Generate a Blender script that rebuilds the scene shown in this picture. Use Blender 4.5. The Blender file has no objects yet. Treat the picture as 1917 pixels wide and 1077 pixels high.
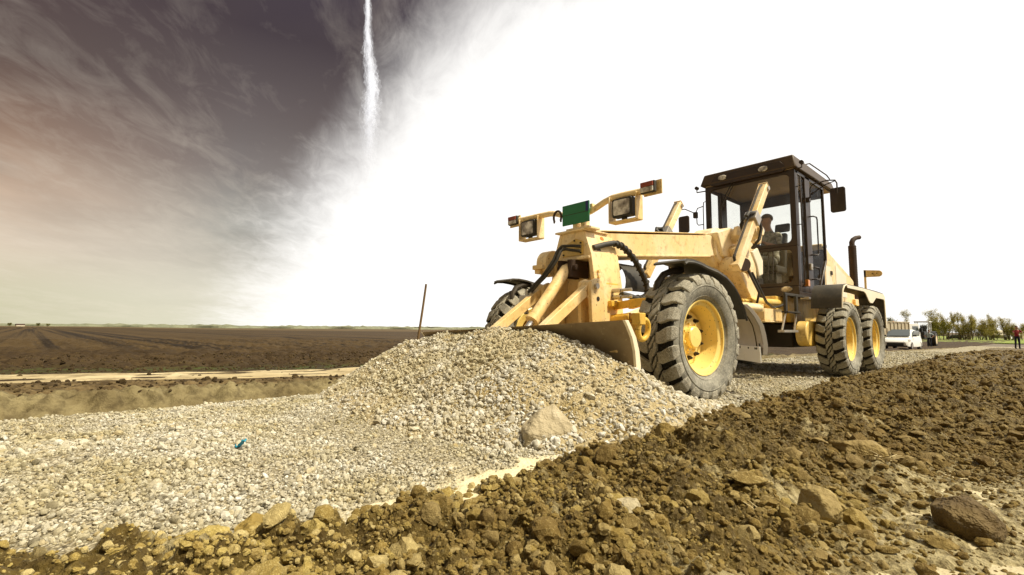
import bpy, bmesh, math, random
import numpy as np
from mathutils import Vector, Matrix, Euler

RD = random.Random(7)
RG = np.random.default_rng(11)
PI = math.pi
scene = bpy.context.scene
COL = scene.collection

# ------------------------------------------------------------------ noise
def _hash(ix, iy, seed):
    h = (ix.astype(np.int64) * 374761393 + iy.astype(np.int64) * 668265263 + seed * 974711) & 0xFFFFFFFF
    h = ((h ^ (h >> 13)) * 1274126177) & 0xFFFFFFFF
    h = (h ^ (h >> 16)) & 0xFFFFFFFF
    return h / 4294967295.0

def vnoise(x, y, seed=0):
    ix = np.floor(x); iy = np.floor(y); fx = x - ix; fy = y - iy
    fx = fx * fx * (3 - 2 * fx); fy = fy * fy * (3 - 2 * fy)
    a = _hash(ix, iy, seed); b = _hash(ix + 1, iy, seed)
    c = _hash(ix, iy + 1, seed); d = _hash(ix + 1, iy + 1, seed)
    return (a + (b - a) * fx) * (1 - fy) + (c + (d - c) * fx) * fy

def fbm(x, y, octv=4, seed=0, gain=0.5):
    s = 0.0; amp = 1.0; tot = 0.0
    for i in range(octv):
        s = s + amp * vnoise(x * 2.03 ** i + 13.7 * i, y * 2.03 ** i - 7.1 * i, seed + i)
        tot += amp; amp *= gain
    return s / tot - 0.5

def lumps(x, y, cell, seed=0, rmin=0.35, rmax=0.75):
    """rounded clods: height 0..1 over scattered feature points"""
    X = x / cell; Y = y / cell; ix = np.floor(X); iy = np.floor(Y)
    out = np.zeros_like(X)
    for dx in (-1, 0, 1):
        for dy in (-1, 0, 1):
            cx = ix + dx; cy = iy + dy
            px = cx + _hash(cx, cy, seed); py = cy + _hash(cx, cy, seed + 1)
            r = rmin + (rmax - rmin) * _hash(cx, cy, seed + 2)
            q = 1 - ((X - px) ** 2 + (Y - py) ** 2) / (r * r)
            out = np.maximum(out, np.sqrt(np.maximum(q, 0)) * r)
    return out

def sstep(a, b, x):
    t = np.clip((x - a) / (b - a), 0, 1)
    return t * t * (3 - 2 * t)

# ------------------------------------------------------------------ objects
def tag(o, label=None, cat=None, group=None, kind=None):
    if label: o['label'] = label
    if cat: o['category'] = cat
    if group: o['group'] = group
    if kind: o['kind'] = kind
    return o

def empty(name, loc=(0, 0, 0), rz=0.0, parent=None):
    o = bpy.data.objects.new(name, None)
    COL.objects.link(o); o.location = loc; o.rotation_euler = (0, 0, rz)
    o.empty_display_size = 0.2
    if parent: o.parent = parent
    return o

def link_mesh(name, me, mat=None, parent=None, bevel=0.0, smooth=None, seg=2):
    o = bpy.data.objects.new(name, me); COL.objects.link(o)
    if mat:
        for m in (mat if isinstance(mat, (list, tuple)) else [mat]): me.materials.append(m)
    if parent: o.parent = parent
    if smooth is True:
        me.polygons.foreach_set('use_smooth', np.ones(len(me.polygons), dtype=bool))
    elif smooth:                       # an angle in degrees
        me.polygons.foreach_set('use_smooth', np.ones(len(me.polygons), dtype=bool))
        me.set_sharp_from_angle(angle=math.radians(smooth))
    if bevel:
        b = o.modifiers.new('bevel', 'BEVEL'); b.width = bevel; b.segments = seg
        b.limit_method = 'ANGLE'; b.angle_limit = math.radians(38)
    return o

def copy_tree(o, parent=None):
    c = o.copy(); COL.objects.link(c)
    if parent: c.parent = parent
    for ch in list(o.children): copy_tree(ch, c)
    return c

class MB:
    def __init__(s): s.v = []; s.f = []; s.m = []; s.mi = 0; s.log = []
    def add(s, vs, fs):
        n = len(s.v); s.v += [tuple(map(float, p)) for p in vs]; s.log.append((n, len(s.v), len(s.f), len(s.f) + len(fs)))
        s.f += [tuple(i + n for i in f) for f in fs]; s.m += [s.mi] * len(fs)
        return s
    def box(s, x0, x1, y0, y1, z0, z1, M=None):
        vs = [Vector(p) for p in ((x0,y0,z0),(x1,y0,z0),(x1,y1,z0),(x0,y1,z0),(x0,y0,z1),(x1,y0,z1),(x1,y1,z1),(x0,y1,z1))]
        if M: vs = [M @ p for p in vs]
        return s.add(vs, [(0,3,2,1),(4,5,6,7),(0,1,5,4),(1,2,6,5),(2,3,7,6),(3,0,4,7)])
    def prism(s, pts, a0, a1, axis='y', M=None):
        """polygon (list of 2-D points) extruded along an axis: y -> (x,z), x -> (y,z), z -> (x,y)"""
        n = len(pts)
        def P(p, a):
            q = {'y': (p[0], a, p[1]), 'x': (a, p[0], p[1]), 'z': (p[0], p[1], a)}[axis]
            return (M @ Vector(q)) if M else q
        vs = [P(p, a0) for p in pts] + [P(p, a1) for p in pts]
        fs = [tuple(range(n))[::-1], tuple(range(n, 2 * n))]
        fs += [(i, (i + 1) % n, n + (i + 1) % n, n + i) for i in range(n)]
        return s.add(vs, fs)
    def frames(s, path):
        P = [Vector(p) for p in path]; out = []
        n = len(P)
        T = [((P[min(i + 1, n - 1)] - P[max(i - 1, 0)]).normalized()) for i in range(n)]
        up = Vector((0, 0, 1)) if abs(T[0].z) < 0.9 else Vector((1, 0, 0))
        a = T[0].cross(up).normalized()
        for i in range(n):
            a = (a - T[i] * a.dot(T[i])).normalized(); b = T[i].cross(a)
            out.append((P[i], a, b))
        return out
    def tube(s, path, r, n=10, cap=True):
        fr = s.frames(path); rr = r if isinstance(r, (list, tuple)) else [r] * len(fr)
        vs = []
        for (p, a, b), q in zip(fr, rr):
            vs += [p + (a * math.cos(2 * PI * k / n) + b * math.sin(2 * PI * k / n)) * q for k in range(n)]
        fs = []
        for i in range(len(fr) - 1):
            fs += [(i*n+k, i*n+(k+1) % n, (i+1)*n+(k+1) % n, (i+1)*n+k) for k in range(n)]
        if cap: fs += [tuple(range(n))[::-1], tuple(range((len(fr)-1)*n, len(fr)*n))]
        return s.add(vs, fs)
    def cyl(s, p0, p1, r0, r1=None, n=16):
        return s.tube([p0, p1], [r0, r0 if r1 is None else r1], n)
    def bar(s, p0, p1, w, h, roll=(0, 0, 1)):
        """square bar between two points; w across, h along the roll direction"""
        p0 = Vector(p0); p1 = Vector(p1); t = (p1 - p0).normalized()
        a = t.cross(Vector(roll)).normalized(); b = a.cross(t).normalized()
        vs = []
        for p in (p0, p1):
            vs += [p - a*w/2 - b*h/2, p + a*w/2 - b*h/2, p + a*w/2 + b*h/2, p - a*w/2 + b*h/2]
        return s.add(vs, [(0,3,2,1),(4,5,6,7),(0,1,5,4),(1,2,6,5),(2,3,7,6),(3,0,4,7)])
    def lathe(s, prof, n=32, M=None, closed=False):
        """profile of (r, a): radius r about the Y axis, a along Y"""
        vs = []
        for r, a in prof:
            for k in range(n):
                t = 2 * PI * k / n; p = Vector((r * math.cos(t), a, r * math.sin(t)))
                vs.append(M @ p if M else p)
        m = len(prof); fs = []
        for i in range(m if closed else m - 1):
            j = (i + 1) % m
            fs += [(i*n+k, j*n+k, j*n+(k+1) % n, i*n+(k+1) % n) for k in range(n)]
        if not closed:
            if prof[0][0] > 1e-6: fs.append(tuple(range(n)))
            if prof[-1][0] > 1e-6: fs.append(tuple(range((m-1)*n, m*n))[::-1])
        return s.add(vs, fs)
    def strip(s, prof, y0, y1, th, nrm=None):
        """a curved plate: (x,z) profile swept from y0 to y1 with thickness th (downwards normal)"""
        n = len(prof); N = []
        for i in range(n):
            a = prof[max(i-1, 0)]; b = prof[min(i+1, n-1)]
            d = Vector((b[0]-a[0], b[1]-a[1])).normalized(); N.append((d.y, -d.x))
        vs = []
        for y in (y0, y1):
            for k in (0, 1):
                vs += [(p[0] + N[i][0]*th*k, y, p[1] + N[i][1]*th*k) for i, p in enumerate(prof)]
        A, B, C, D = 0, n, 2*n, 3*n; fs = []
        for i in range(n-1):
            fs += [(A+i, A+i+1, C+i+1, C+i), (B+i, D+i, D+i+1, B+i+1), (A+i, B+i, B+i+1, A+i+1), (C+i, C+i+1, D+i+1, D+i)]
        fs += [(A, C, D, B), (A+n-1, B+n-1, D+n-1, C+n-1)]
        return s.add(vs, fs)
    def mesh(s, name):
        me = bpy.data.meshes.new(name); me.from_pydata(s.v, [], s.f)
        bm = bmesh.new(); bm.from_mesh(me); bmesh.ops.recalc_face_normals(bm, faces=bm.faces); bm.to_mesh(me); bm.free()
        return me
    def build_each(s, name, mat=None, parent=None, bevel=0.0, smooth=None):
        """one object for each shape added"""
        out = []
        for v0, v1, f0, f1 in s.log:
            q = MB(); q.add(s.v[v0:v1], [tuple(i - v0 for i in f) for f in s.f[f0:f1]]); out.append(q.build(name, mat, parent, bevel, smooth))
        return out
    def build(s, name, mat=None, parent=None, bevel=0.0, smooth=None, seg=2):
        me = s.mesh(name)
        o = link_mesh(name, me, mat, parent, bevel, smooth, seg)
        if len(set(s.m)) > 1: me.polygons.foreach_set('material_index', s.m)
        return o

def grid_mesh(name, xs, ys, zf, mat=None, keep=None, attrs=None, parent=None, smooth=True):
    X, Y = np.meshgrid(np.asarray(xs, float), np.asarray(ys, float), indexing='ij')
    Z = zf(X, Y); nx, ny = X.shape
    idx = np.arange(nx * ny).reshape(nx, ny)
    q = np.stack([idx[:-1, :-1], idx[1:, :-1], idx[1:, 1:], idx[:-1, 1:]], -1).reshape(-1, 4)
    co = np.stack([X, Y, Z], -1).reshape(-1, 3)
    if keep is not None:
        k = keep(X, Y, Z).reshape(-1)
        q = q[k[q].all(1)]
        used = np.unique(q); mp = np.full(nx * ny, -1); mp[used] = np.arange(len(used))
        q = mp[q]; co = co[used]
    me = bpy.data.meshes.new(name)
    me.vertices.add(len(co)); me.vertices.foreach_set('co', co.ravel())
    me.loops.add(len(q) * 4); me.loops.foreach_set('vertex_index', q.ravel().astype(np.int32))
    me.polygons.add(len(q)); me.polygons.foreach_set('loop_start', (np.arange(len(q)) * 4).astype(np.int32))
    me.update(calc_edges=True); me.validate()
    if attrs:
        for n_, fn in attrs.items():
            a = me.attributes.new(n_, 'FLOAT', 'POINT')
            a.data.foreach_set('value', fn(co[:, 0], co[:, 1], co[:, 2]).astype(np.float32))
    return link_mesh(name, me, mat, parent, 0, smooth)

def axis(*seg):
    """(start, stop, step) pieces joined into one list of coordinates"""
    out = []
    for a, b, st in seg:
        n = max(1, int(round((b - a) / st))); out += list(np.linspace(a, b, n, endpoint=False))
    out.append(seg[-1][1]); return np.array(out)

def geo(a, b, n):
    return list(np.geomspace(a, b, n))

# ------------------------------------------------------------------ materials
class NT:
    def __init__(s, name):
        s.mat = bpy.data.materials.new(name); s.mat.use_nodes = True
        s.t = s.mat.node_tree; s.t.nodes.clear()
        s.out = s.t.nodes.new('ShaderNodeOutputMaterial')
    def n(s, kind, **kw):
        nd = s.t.nodes.new(kind)
        for k, v in kw.items():
            if k.startswith('i_'):
                key = k[2:]; key = int(key) if key.isdigit() else key.replace('_', ' ')
                if hasattr(v, 'links') or isinstance(v, bpy.types.NodeSocket): s.t.links.new(v, nd.inputs[key])
                else: nd.inputs[key].default_value = v
            else: setattr(nd, k, v)
        return nd
    def noise(s, scale, detail=5, rough=.55, co=None, dist=0.0):
        nd = s.n('ShaderNodeTexNoise', i_Scale=scale, i_Detail=detail, i_Roughness=rough, i_Distortion=dist)
        if co is not None: s.t.links.new(co, nd.inputs['Vector'])
        return nd.outputs['Fac']
    def vor(s, scale, co=None, feature='F1', out='Distance', rnd=1.0):
        nd = s.n('ShaderNodeTexVoronoi', feature=feature, i_Scale=scale, i_Randomness=rnd)
        if co is not None: s.t.links.new(co, nd.inputs['Vector'])
        return nd.outputs[out]
    def ramp(s, fac, stops, interp='LINEAR'):
        nd = s.n('ShaderNodeValToRGB'); nd.color_ramp.interpolation = interp
        e = nd.color_ramp.elements
        while len(e) > 1: e.remove(e[-1])
        for i, (p, c) in enumerate(stops):
            c = (c, c, c, 1) if isinstance(c, (int, float)) else (*c, 1)[:4]
            if i == 0: e[0].position = p; e[0].color = c
            else:
                q = e.new(p); q.color = c
        s.t.links.new(fac, nd.inputs['Fac']); return nd.outputs['Color']
    def mix(s, f, a, b, mode='MIX'):
        nd = s.n('ShaderNodeMix', data_type='RGBA', blend_type=mode)
        for v, i in ((f, 0), (a, 6), (b, 7)):
            if isinstance(v, bpy.types.NodeSocket): s.t.links.new(v, nd.inputs[i])
            elif isinstance(v, (int, float)): nd.inputs[i].default_value = v if i == 0 else (v, v, v, 1)
            else: nd.inputs[i].default_value = (*v, 1)
        return nd.outputs[2]
    def math(s, op, a, b=0.0, c=0.0, clamp=False):
        nd = s.n('ShaderNodeMath', operation=op, use_clamp=clamp)
        for i, v in enumerate((a, b, c)):
            if isinstance(v, bpy.types.NodeSocket): s.t.links.new(v, nd.inputs[i])
            else: nd.inputs[i].default_value = v
        return nd.outputs[0]
    def co(s, kind='Object'):
        return s.n('ShaderNodeTexCoord').outputs[kind]
    def attr(s, name):
        return s.n('ShaderNodeAttribute', attribute_name=name).outputs['Fac']
    def bump(s, h, strength=.5, dist=.02, normal=None):
        nd = s.n('ShaderNodeBump', i_Strength=strength, i_Distance=dist)
        s.t.links.new(h, nd.inputs['Height'])
        if normal is not None: s.t.links.new(normal, nd.inputs['Normal'])
        return nd.outputs[0]
    def bsdf(s, base, rough=.6, metal=0.0, normal=None, spec=.5, **kw):
        b = s.n('ShaderNodeBsdfPrincipled')
        for nm, v in (('Base Color', base), ('Roughness', rough), ('Metallic', metal), ('Specular IOR Level', spec)):
            if isinstance(v, bpy.types.NodeSocket): s.t.links.new(v, b.inputs[nm])
            elif nm == 'Base Color': b.inputs[nm].default_value = (*v, 1)
            else: b.inputs[nm].default_value = v
        if normal is not None: s.t.links.new(normal, b.inputs['Normal'])
        for k, v in kw.items(): b.inputs[k].default_value = v
        s.t.links.new(b.outputs[0], s.out.inputs['Surface']); return s.mat

def worn(name, base, dirt, rough=.5, scale=2.5, amount=.5, metal=0.0, bump=.05, spec=.5, chips=None):
    t = NT(name); co = t.co()
    n1 = t.noise(scale, 8, .62, co); n2 = t.noise(scale * 9, 5, .6, co)
    f = t.math('ADD', t.math('MULTIPLY', n1, .75), t.math('MULTIPLY', n2, .25))
    fac = t.ramp(f, [(.42, 0.0), (.42 + .32 / max(amount, .05) * .5, 1.0)])
    fac = t.math('MULTIPLY', fac, amount)
    c = t.mix(fac, base, dirt)
    c = t.mix(t.math('MULTIPLY', n2, .35), c, tuple(min(1, v * 1.25) for v in base))
    if chips:
        n3 = t.noise(scale * 14, 3, .5, co)
        c = t.mix(t.ramp(n3, [(.66, 0.0), (.70, 1.0)]), c, chips)
    r = t.math('ADD', t.math('MULTIPLY', f, .35), rough - .17, clamp=True)
    return t.bsdf(c, r, metal, t.bump(n2, bump, .01), spec)

def plain(name, base, rough=.5, metal=0.0, spec=.5):
    t = NT(name); co = t.co(); n = t.noise(14, 5, .6, co)
    c = t.mix(n, tuple(v * .82 for v in base), tuple(min(1, v * 1.18) for v in base))
    return t.bsdf(c, t.math('ADD', t.math('MULTIPLY', n, .2), rough - .1, clamp=True), metal, None, spec)

def glass(name, tint=(.965, .97, .955), refl=.025):
    t = NT(name)
    a = t.n('ShaderNodeBsdfTransparent'); a.inputs[0].default_value = (*tint, 1)
    g = t.n('ShaderNodeBsdfGlossy'); g.inputs['Roughness'].default_value = .03
    dirt = t.ramp(t.noise(5, 7, .65, t.co()), [(.5, refl), (.8, refl * 2.6)])
    m = t.n('ShaderNodeMixShader'); t.t.links.new(dirt, m.inputs[0])
    t.t.links.new(a.outputs[0], m.inputs[1]); t.t.links.new(g.outputs[0], m.inputs[2])
    t.t.links.new(m.outputs[0], t.out.inputs['Surface']); return t.mat

M = {}
def paint_mat(name, base, dust, grime, chips):
    t = NT(name); co = t.co()
    mp = t.n('ShaderNodeMapping'); mp.inputs['Scale'].default_value = (3.2, 3.2, 1.3); t.t.links.new(co, mp.inputs['Vector'])
    st = t.noise(1.6, 6, .62, mp.outputs[0]); n1 = t.noise(1.3, 7, .6, co); n2 = t.noise(13, 6, .65, co); n3 = t.noise(30, 4, .55, co)
    c = t.mix(t.ramp(n1, [(.40, 0.0), (.66, .8)]), base, dust)
    c = t.mix(t.ramp(st, [(.54, 0.0), (.74, .42)]), c, grime)
    c = t.mix(t.ramp(n2, [(.53, 0.0), (.70, .50)]), c, grime)
    c = t.mix(t.ramp(n3, [(.665, 0.0), (.70, .9)]), c, chips)
    r = t.math('ADD', t.math('MULTIPLY', st, .4), .28, clamp=True)
    return t.bsdf(c, r, 0, t.bump(t.math('ADD', n2, n3), .06, .012), .5)
M['paint'] = paint_mat('yellow_paint', (.85, .60, .255), (.91, .80, .58), (.30, .17, .05), (.16, .09, .04))
M['paint_fresh'] = paint_mat('bright_yellow_paint', (.74, .46, .06), (.78, .60, .26), (.22, .12, .03), (.14, .08, .03))
M['rim'] = worn('rim_paint', (.88, .64, .19), (.60, .42, .16), .38, 3.0, .5, bump=.03, chips=(.25, .17, .06))
M['pale'] = worn('pale_paint', (.80, .72, .55), (.55, .45, .28), .45, 2.0, .5, bump=.03)
M['cabframe'] = worn('cab_paint', (.026, .014, .007), (.07, .042, .02), .42, 3.0, .45, bump=.02)
M['roofpaint'] = worn('cab_roof_paint', (.060, .036, .015), (.11, .07, .03), .5, 3.0, .5, bump=.02)
M['black'] = worn('black_rubber', (.022, .019, .014), (.10, .085, .06), .6, 4.0, .5, bump=.05)
M['fender'] = worn('fender_plastic', (.035, .031, .024), (.20, .17, .12), .55, 3.0, .55, bump=.06)
M['steel'] = worn('bare_steel', (.50, .47, .42), (.30, .22, .12), .42, 4.0, .5, metal=.75, bump=.06)
M['blade'] = worn('scraped_steel', (.30, .23, .14), (.16, .10, .05), .55, 2.2, .8, metal=.35, bump=.12, chips=(.42, .33, .2))
M['mold'] = worn('moldboard_steel', (.52, .47, .40), (.33, .27, .18), .5, 2.5, .5, metal=.35, bump=.05)
M['edge'] = worn('polished_edge', (.85, .83, .78), (.6, .55, .45), .32, 5.0, .3, metal=.3, bump=.04)
M['chrome'] = plain('chrome', (.75, .73, .70), .25, .9)
M['dark'] = plain('dark_steel', (.045, .034, .022), .55, .3)
M['glass'] = glass('cab_glass')
def lens_mat():
    t = NT('lamp_lens'); co = t.co(); n = t.noise(9, 3, .5, co); n2 = t.noise(60, 2, .5, co)
    c = t.ramp(n, [(.36, (.10, .085, .065)), (.50, (.36, .33, .28)), (.62, (.80, .78, .72))])  # reflections put into the lens colour as dark and bright patches
    return t.bsdf(c, .10, .1, t.bump(n2, .25, .004), .9)
M['lens'] = lens_mat()
M['amber'] = plain('amber_lens', (.62, .22, .03), .25)
M['redlens'] = plain('red_lens', (.25, .05, .02), .3)
M['green'] = worn('board_green', (.016, .17, .068), (.02, .12, .06), .45, 3.0, .2)
M['blueboard'] = plain('board_blue', (.010, .022, .13), .45)
M['liner'] = worn('cab_liner', (.30, .23, .16), (.22, .16, .10), .85, 3.0, .5)
M['wood'] = worn('weathered_wood', (.19, .12, .05), (.10, .06, .03), .8, 9.0, .6, bump=.25)
M['iron'] = worn('rusty_iron', (.035, .018, .009), (.09, .045, .02), .75, 20, .6, bump=.3)

# tyre rubber: dusty, with pale road dust that lies on every surface in patches
def tyre_mat():
    t = NT('dusty_tyre_rubber'); co = t.co()
    n1 = t.noise(6, 8, .65, co); n2 = t.noise(45, 4, .6, co); n3 = t.noise(140, 3, .6, co)
    d = t.ramp(t.math('ADD', t.math('MULTIPLY', n1, .6), t.math('MULTIPLY', n2, .4)), [(.38, 0.1), (.68, .85)])
    c = t.mix(d, (.10, .096, .082), (.46, .44, .37))
    c = t.mix(t.ramp(n3, [(.58, 0.0), (.72, .75)]), c, (.50, .47, .37))
    return t.bsdf(c, .85, 0, t.bump(t.math('ADD', n2, n3), .35, .006), .25)
M['tyre'] = tyre_mat()
def tread_mat():
    t = NT('dusty_tread_rubber'); co = t.co()
    n1 = t.noise(7, 8, .65, co); n2 = t.noise(70, 4, .65, co); n3 = t.noise(190, 3, .6, co)
    d = t.ramp(t.math('ADD', t.math('MULTIPLY', n1, .5), t.math('MULTIPLY', n2, .5)), [(.36, 0.1), (.64, .95)])
    c = t.mix(d, (.075, .07, .058), (.46, .43, .35))
    c = t.mix(t.ramp(n3, [(.52, 0.0), (.64, .9)]), c, (.66, .62, .51))
    return t.bsdf(c, .9, 0, t.bump(t.math('ADD', n2, n3), .45, .006), .2)
M['tread'] = tread_mat()
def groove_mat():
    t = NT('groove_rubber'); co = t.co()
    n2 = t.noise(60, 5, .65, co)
    c = t.mix(t.ramp(n2, [(.5, 0.0), (.75, .8)]), (.012, .011, .009), (.09, .083, .066))  # shade between the lugs put into a darker copy of the rubber
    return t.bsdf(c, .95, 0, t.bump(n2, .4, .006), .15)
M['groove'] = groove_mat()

# stone / soil
def stone_mat(name, cols, bump=.35, rough=.85, lit_crust=None, damp=None, dust=None):
    t = NT(name); co = t.co(); rnd = t.n('ShaderNodeObjectInfo').outputs['Random']
    k = len(cols)
    c = t.ramp(rnd, [(i / k, cc) for i, cc in enumerate(cols)], 'LINEAR')
    n = t.noise(2.4, 6, .65, co); n2 = t.noise(11, 4, .6, co)
    c = t.mix(t.ramp(n, [(.35, .45), (.65, 0.0)]), c, tuple(v * .62 for v in cols[0]))
    if damp:          # soil further along the windrow is damper and darker, in patches
        lo = t.n('ShaderNodeObjectInfo').outputs['Location']; sx = t.n('ShaderNodeSeparateXYZ'); t.t.links.new(lo, sx.inputs[0])
        w = t.math('ADD', t.math('MULTIPLY', t.math('SUBTRACT', sx.outputs[0], 2.6), .28), t.math('MULTIPLY', t.math('SUBTRACT', t.noise(1.5, 4, .6, lo), .5), 2.6))
        w = t.math('ADD', w, .25, clamp=True); damp_f = t.math('SUBTRACT', 1.0, w)
    if lit_crust: c = t.mix(t.ramp(t.math('ADD', t.math('MULTIPLY', n2, .6), t.math('MULTIPLY', n, .4)), [(.50, 0.0), (.66, .8)]), c, lit_crust)  # pale dry crust by noise, also painting lit highlights
    if dust:          # stones in dirtier patches of the road carry brown fines
        lo = t.n('ShaderNodeObjectInfo').outputs['Location']
        c = t.mix(t.ramp(t.noise(1.15, 6, .62, lo), [(.44, 0.0), (.60, .9)]), c, dust, 'MULTIPLY')
    if damp: c = t.mix(damp_f, c, damp, 'MULTIPLY')
    return t.bsdf(c, rough, 0, t.bump(t.math('ADD', n, t.math('MULTIPLY', n2, .5)), bump, .25), .3)
M['gravel'] = stone_mat('gravel_stone', [(.31, .28, .20), (.58, .54, .42), (.68, .65, .55), (.46, .42, .31), (.72, .69, .60), (.62, .56, .41), (.22, .20, .155), (.63, .60, .50), (.54, .45, .27), (.78, .76, .68)], dust=(.80, .745, .56))
M['pile_gravel'] = stone_mat('pile_stone', [(.32, .28, .20), (.62, .59, .50), (.72, .70, .62), (.48, .42, .29), (.82, .80, .74), (.54, .50, .39), (.66, .62, .50), (.76, .74, .68), (.40, .33, .20), (.86, .85, .80)], dust=(.80, .74, .56))
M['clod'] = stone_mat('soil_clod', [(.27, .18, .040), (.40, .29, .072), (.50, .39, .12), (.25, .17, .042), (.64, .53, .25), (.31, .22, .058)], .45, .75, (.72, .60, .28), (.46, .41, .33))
M['fieldclod'] = stone_mat('field_clod', [(.055, .034, .011), (.085, .055, .019), (.12, .08, .03), (.05, .03, .01)], .5, .85)
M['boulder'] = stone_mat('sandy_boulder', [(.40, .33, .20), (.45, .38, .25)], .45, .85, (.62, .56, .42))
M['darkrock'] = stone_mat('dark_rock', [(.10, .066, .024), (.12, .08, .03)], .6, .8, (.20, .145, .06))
M['palerock'] = stone_mat('pale_rock', [(.40, .34, .21), (.44, .38, .25)], .5)

def soil_ground():
    """base soil: pale wet clay close to the camera side of the windrow, brown earth further out"""
    t = NT('clay_and_soil'); co = t.co()
    n1 = t.noise(1.1, 8, .6, co); n2 = t.noise(14, 6, .65, co); n3 = t.noise(60, 4, .6, co)
    pale = t.mix(n2, (.50, .42, .24), (.66, .58, .37))
    brown = t.mix(n2, (.075, .052, .024), (.16, .115, .055))
    sep = t.n('ShaderNodeSeparateXYZ'); t.t.links.new(co, sep.inputs[0])
    # the clay strip is exposed along the windrow only
    k = t.math('MULTIPLY', t.math('SUBTRACT', sep.outputs[0], -1.0), .5, clamp=True)
    k2 = t.math('SUBTRACT', 1.0, t.math('MULTIPLY', t.math('SUBTRACT', sep.outputs[1], 7.0), .25, clamp=True), clamp=True)
    k3 = t.math('MULTIPLY', k, k2)
    f = t.math('MULTIPLY', k3, t.ramp(n1, [(.30, .55), (.5, 1.0)]))
    crumbs = t.ramp(n3, [(.60, 0.0), (.66, .8)])
    c = t.mix(f, brown, pale); c = t.mix(crumbs, c, (.12, .085, .04))
    return t.bsdf(c, t.math('ADD', .42, t.math('MULTIPLY', n2, .4)), 0, t.bump(t.math('ADD', n2, t.math('MULTIPLY', n3, .4)), .5, .03), .5)
M['ground'] = soil_ground()

def mud():
    t = NT('damp_mud'); co = t.co()
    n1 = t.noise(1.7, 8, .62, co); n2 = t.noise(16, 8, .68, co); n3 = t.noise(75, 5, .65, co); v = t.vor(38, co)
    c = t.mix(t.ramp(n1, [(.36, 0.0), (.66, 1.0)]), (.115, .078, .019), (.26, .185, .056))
    c = t.mix(t.ramp(n2, [(.40, .75), (.60, 0.0)]), c, (.07, .044, .012))  # hollows darkened in colour to paint the shade in crevices
    c = t.mix(t.ramp(n3, [(.58, 0.0), (.70, .65)]), c, (.66, .55, .27))  # pale flecks: dry crust and painted highlights
    # smeared pale clay in patches of its own
    c = t.mix(t.math('MULTIPLY', t.attr('clay'), t.ramp(n2, [(.36, 0.0), (.58, 1.0)])), c, (.52, .44, .24))
    r = t.ramp(n2, [(.3, .62), (.7, .38)])
    h = t.math('ADD', t.math('ADD', n2, t.math('MULTIPLY', n3, .45)), t.math('MULTIPLY', v, .5))
    return t.bsdf(c, r, 0, t.bump(h, .9, .05), .22)
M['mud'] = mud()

def gravel_base():
    t = NT('crushed_gravel'); co = t.co()
    v1 = t.n('ShaderNodeTexVoronoi', i_Scale=34.0); t.t.links.new(co, v1.inputs['Vector'])
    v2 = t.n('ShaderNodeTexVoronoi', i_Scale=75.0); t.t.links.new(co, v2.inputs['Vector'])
    n1 = t.noise(.9, 7, .6, co); n2 = t.noise(25, 6, .65, co)
    cc = t.n('ShaderNodeSeparateColor'); t.t.links.new(v1.outputs['Color'], cc.inputs[0])
    c = t.ramp(cc.outputs[0], [(0, (.28, .23, .14)), (.3, (.62, .57, .44)), (.7, (.72, .68, .55)), (1, (.54, .47, .31))])
    c = t.mix(t.ramp(n1, [(.40, .55), (.62, 0.0)]), c, (.46, .39, .23))
    c = t.mix(t.ramp(v2.outputs['Distance'], [(.30, 0.0), (.62, .8)]), c, (.15, .12, .065))  # gaps between pebbles darkened in colour to stand for their shade
    # bare damp clay along the windrow side
    c = t.mix(t.attr('clay'), c, t.mix(n2, (.60, .52, .32), (.74, .66, .45)))
    h = t.math('ADD', t.math('MULTIPLY', v1.outputs['Distance'], -1.0), t.math('MULTIPLY', v2.outputs['Distance'], -.5))
    h = t.math('MULTIPLY', h, t.math('SUBTRACT', 1.0, t.math('MULTIPLY', t.attr('clay'), .8)))
    return t.bsdf(c, .85, 0, t.bump(t.math('ADD', h, t.math('MULTIPLY', n2, .4)), .9, .03), .3)
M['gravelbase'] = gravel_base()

def pile_base():
    t = NT('pile_fines'); co = t.co()
    n1 = t.noise(2.0, 7, .6, co); n2 = t.noise(40, 6, .7, co); v = t.vor(60, co)
    c = t.mix(t.ramp(n1, [(.38, 0.0), (.62, 1.0)]), (.42, .33, .16), (.60, .52, .35))
    c = t.mix(t.ramp(n2, [(.38, .6), (.6, 0.0)]), c, (.22, .16, .07))
    return t.bsdf(c, .9, 0, t.bump(t.math('SUBTRACT', n2, t.math('MULTIPLY', v, .7)), .8, .02), .25)
M['pilebase'] = pile_base()

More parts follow.
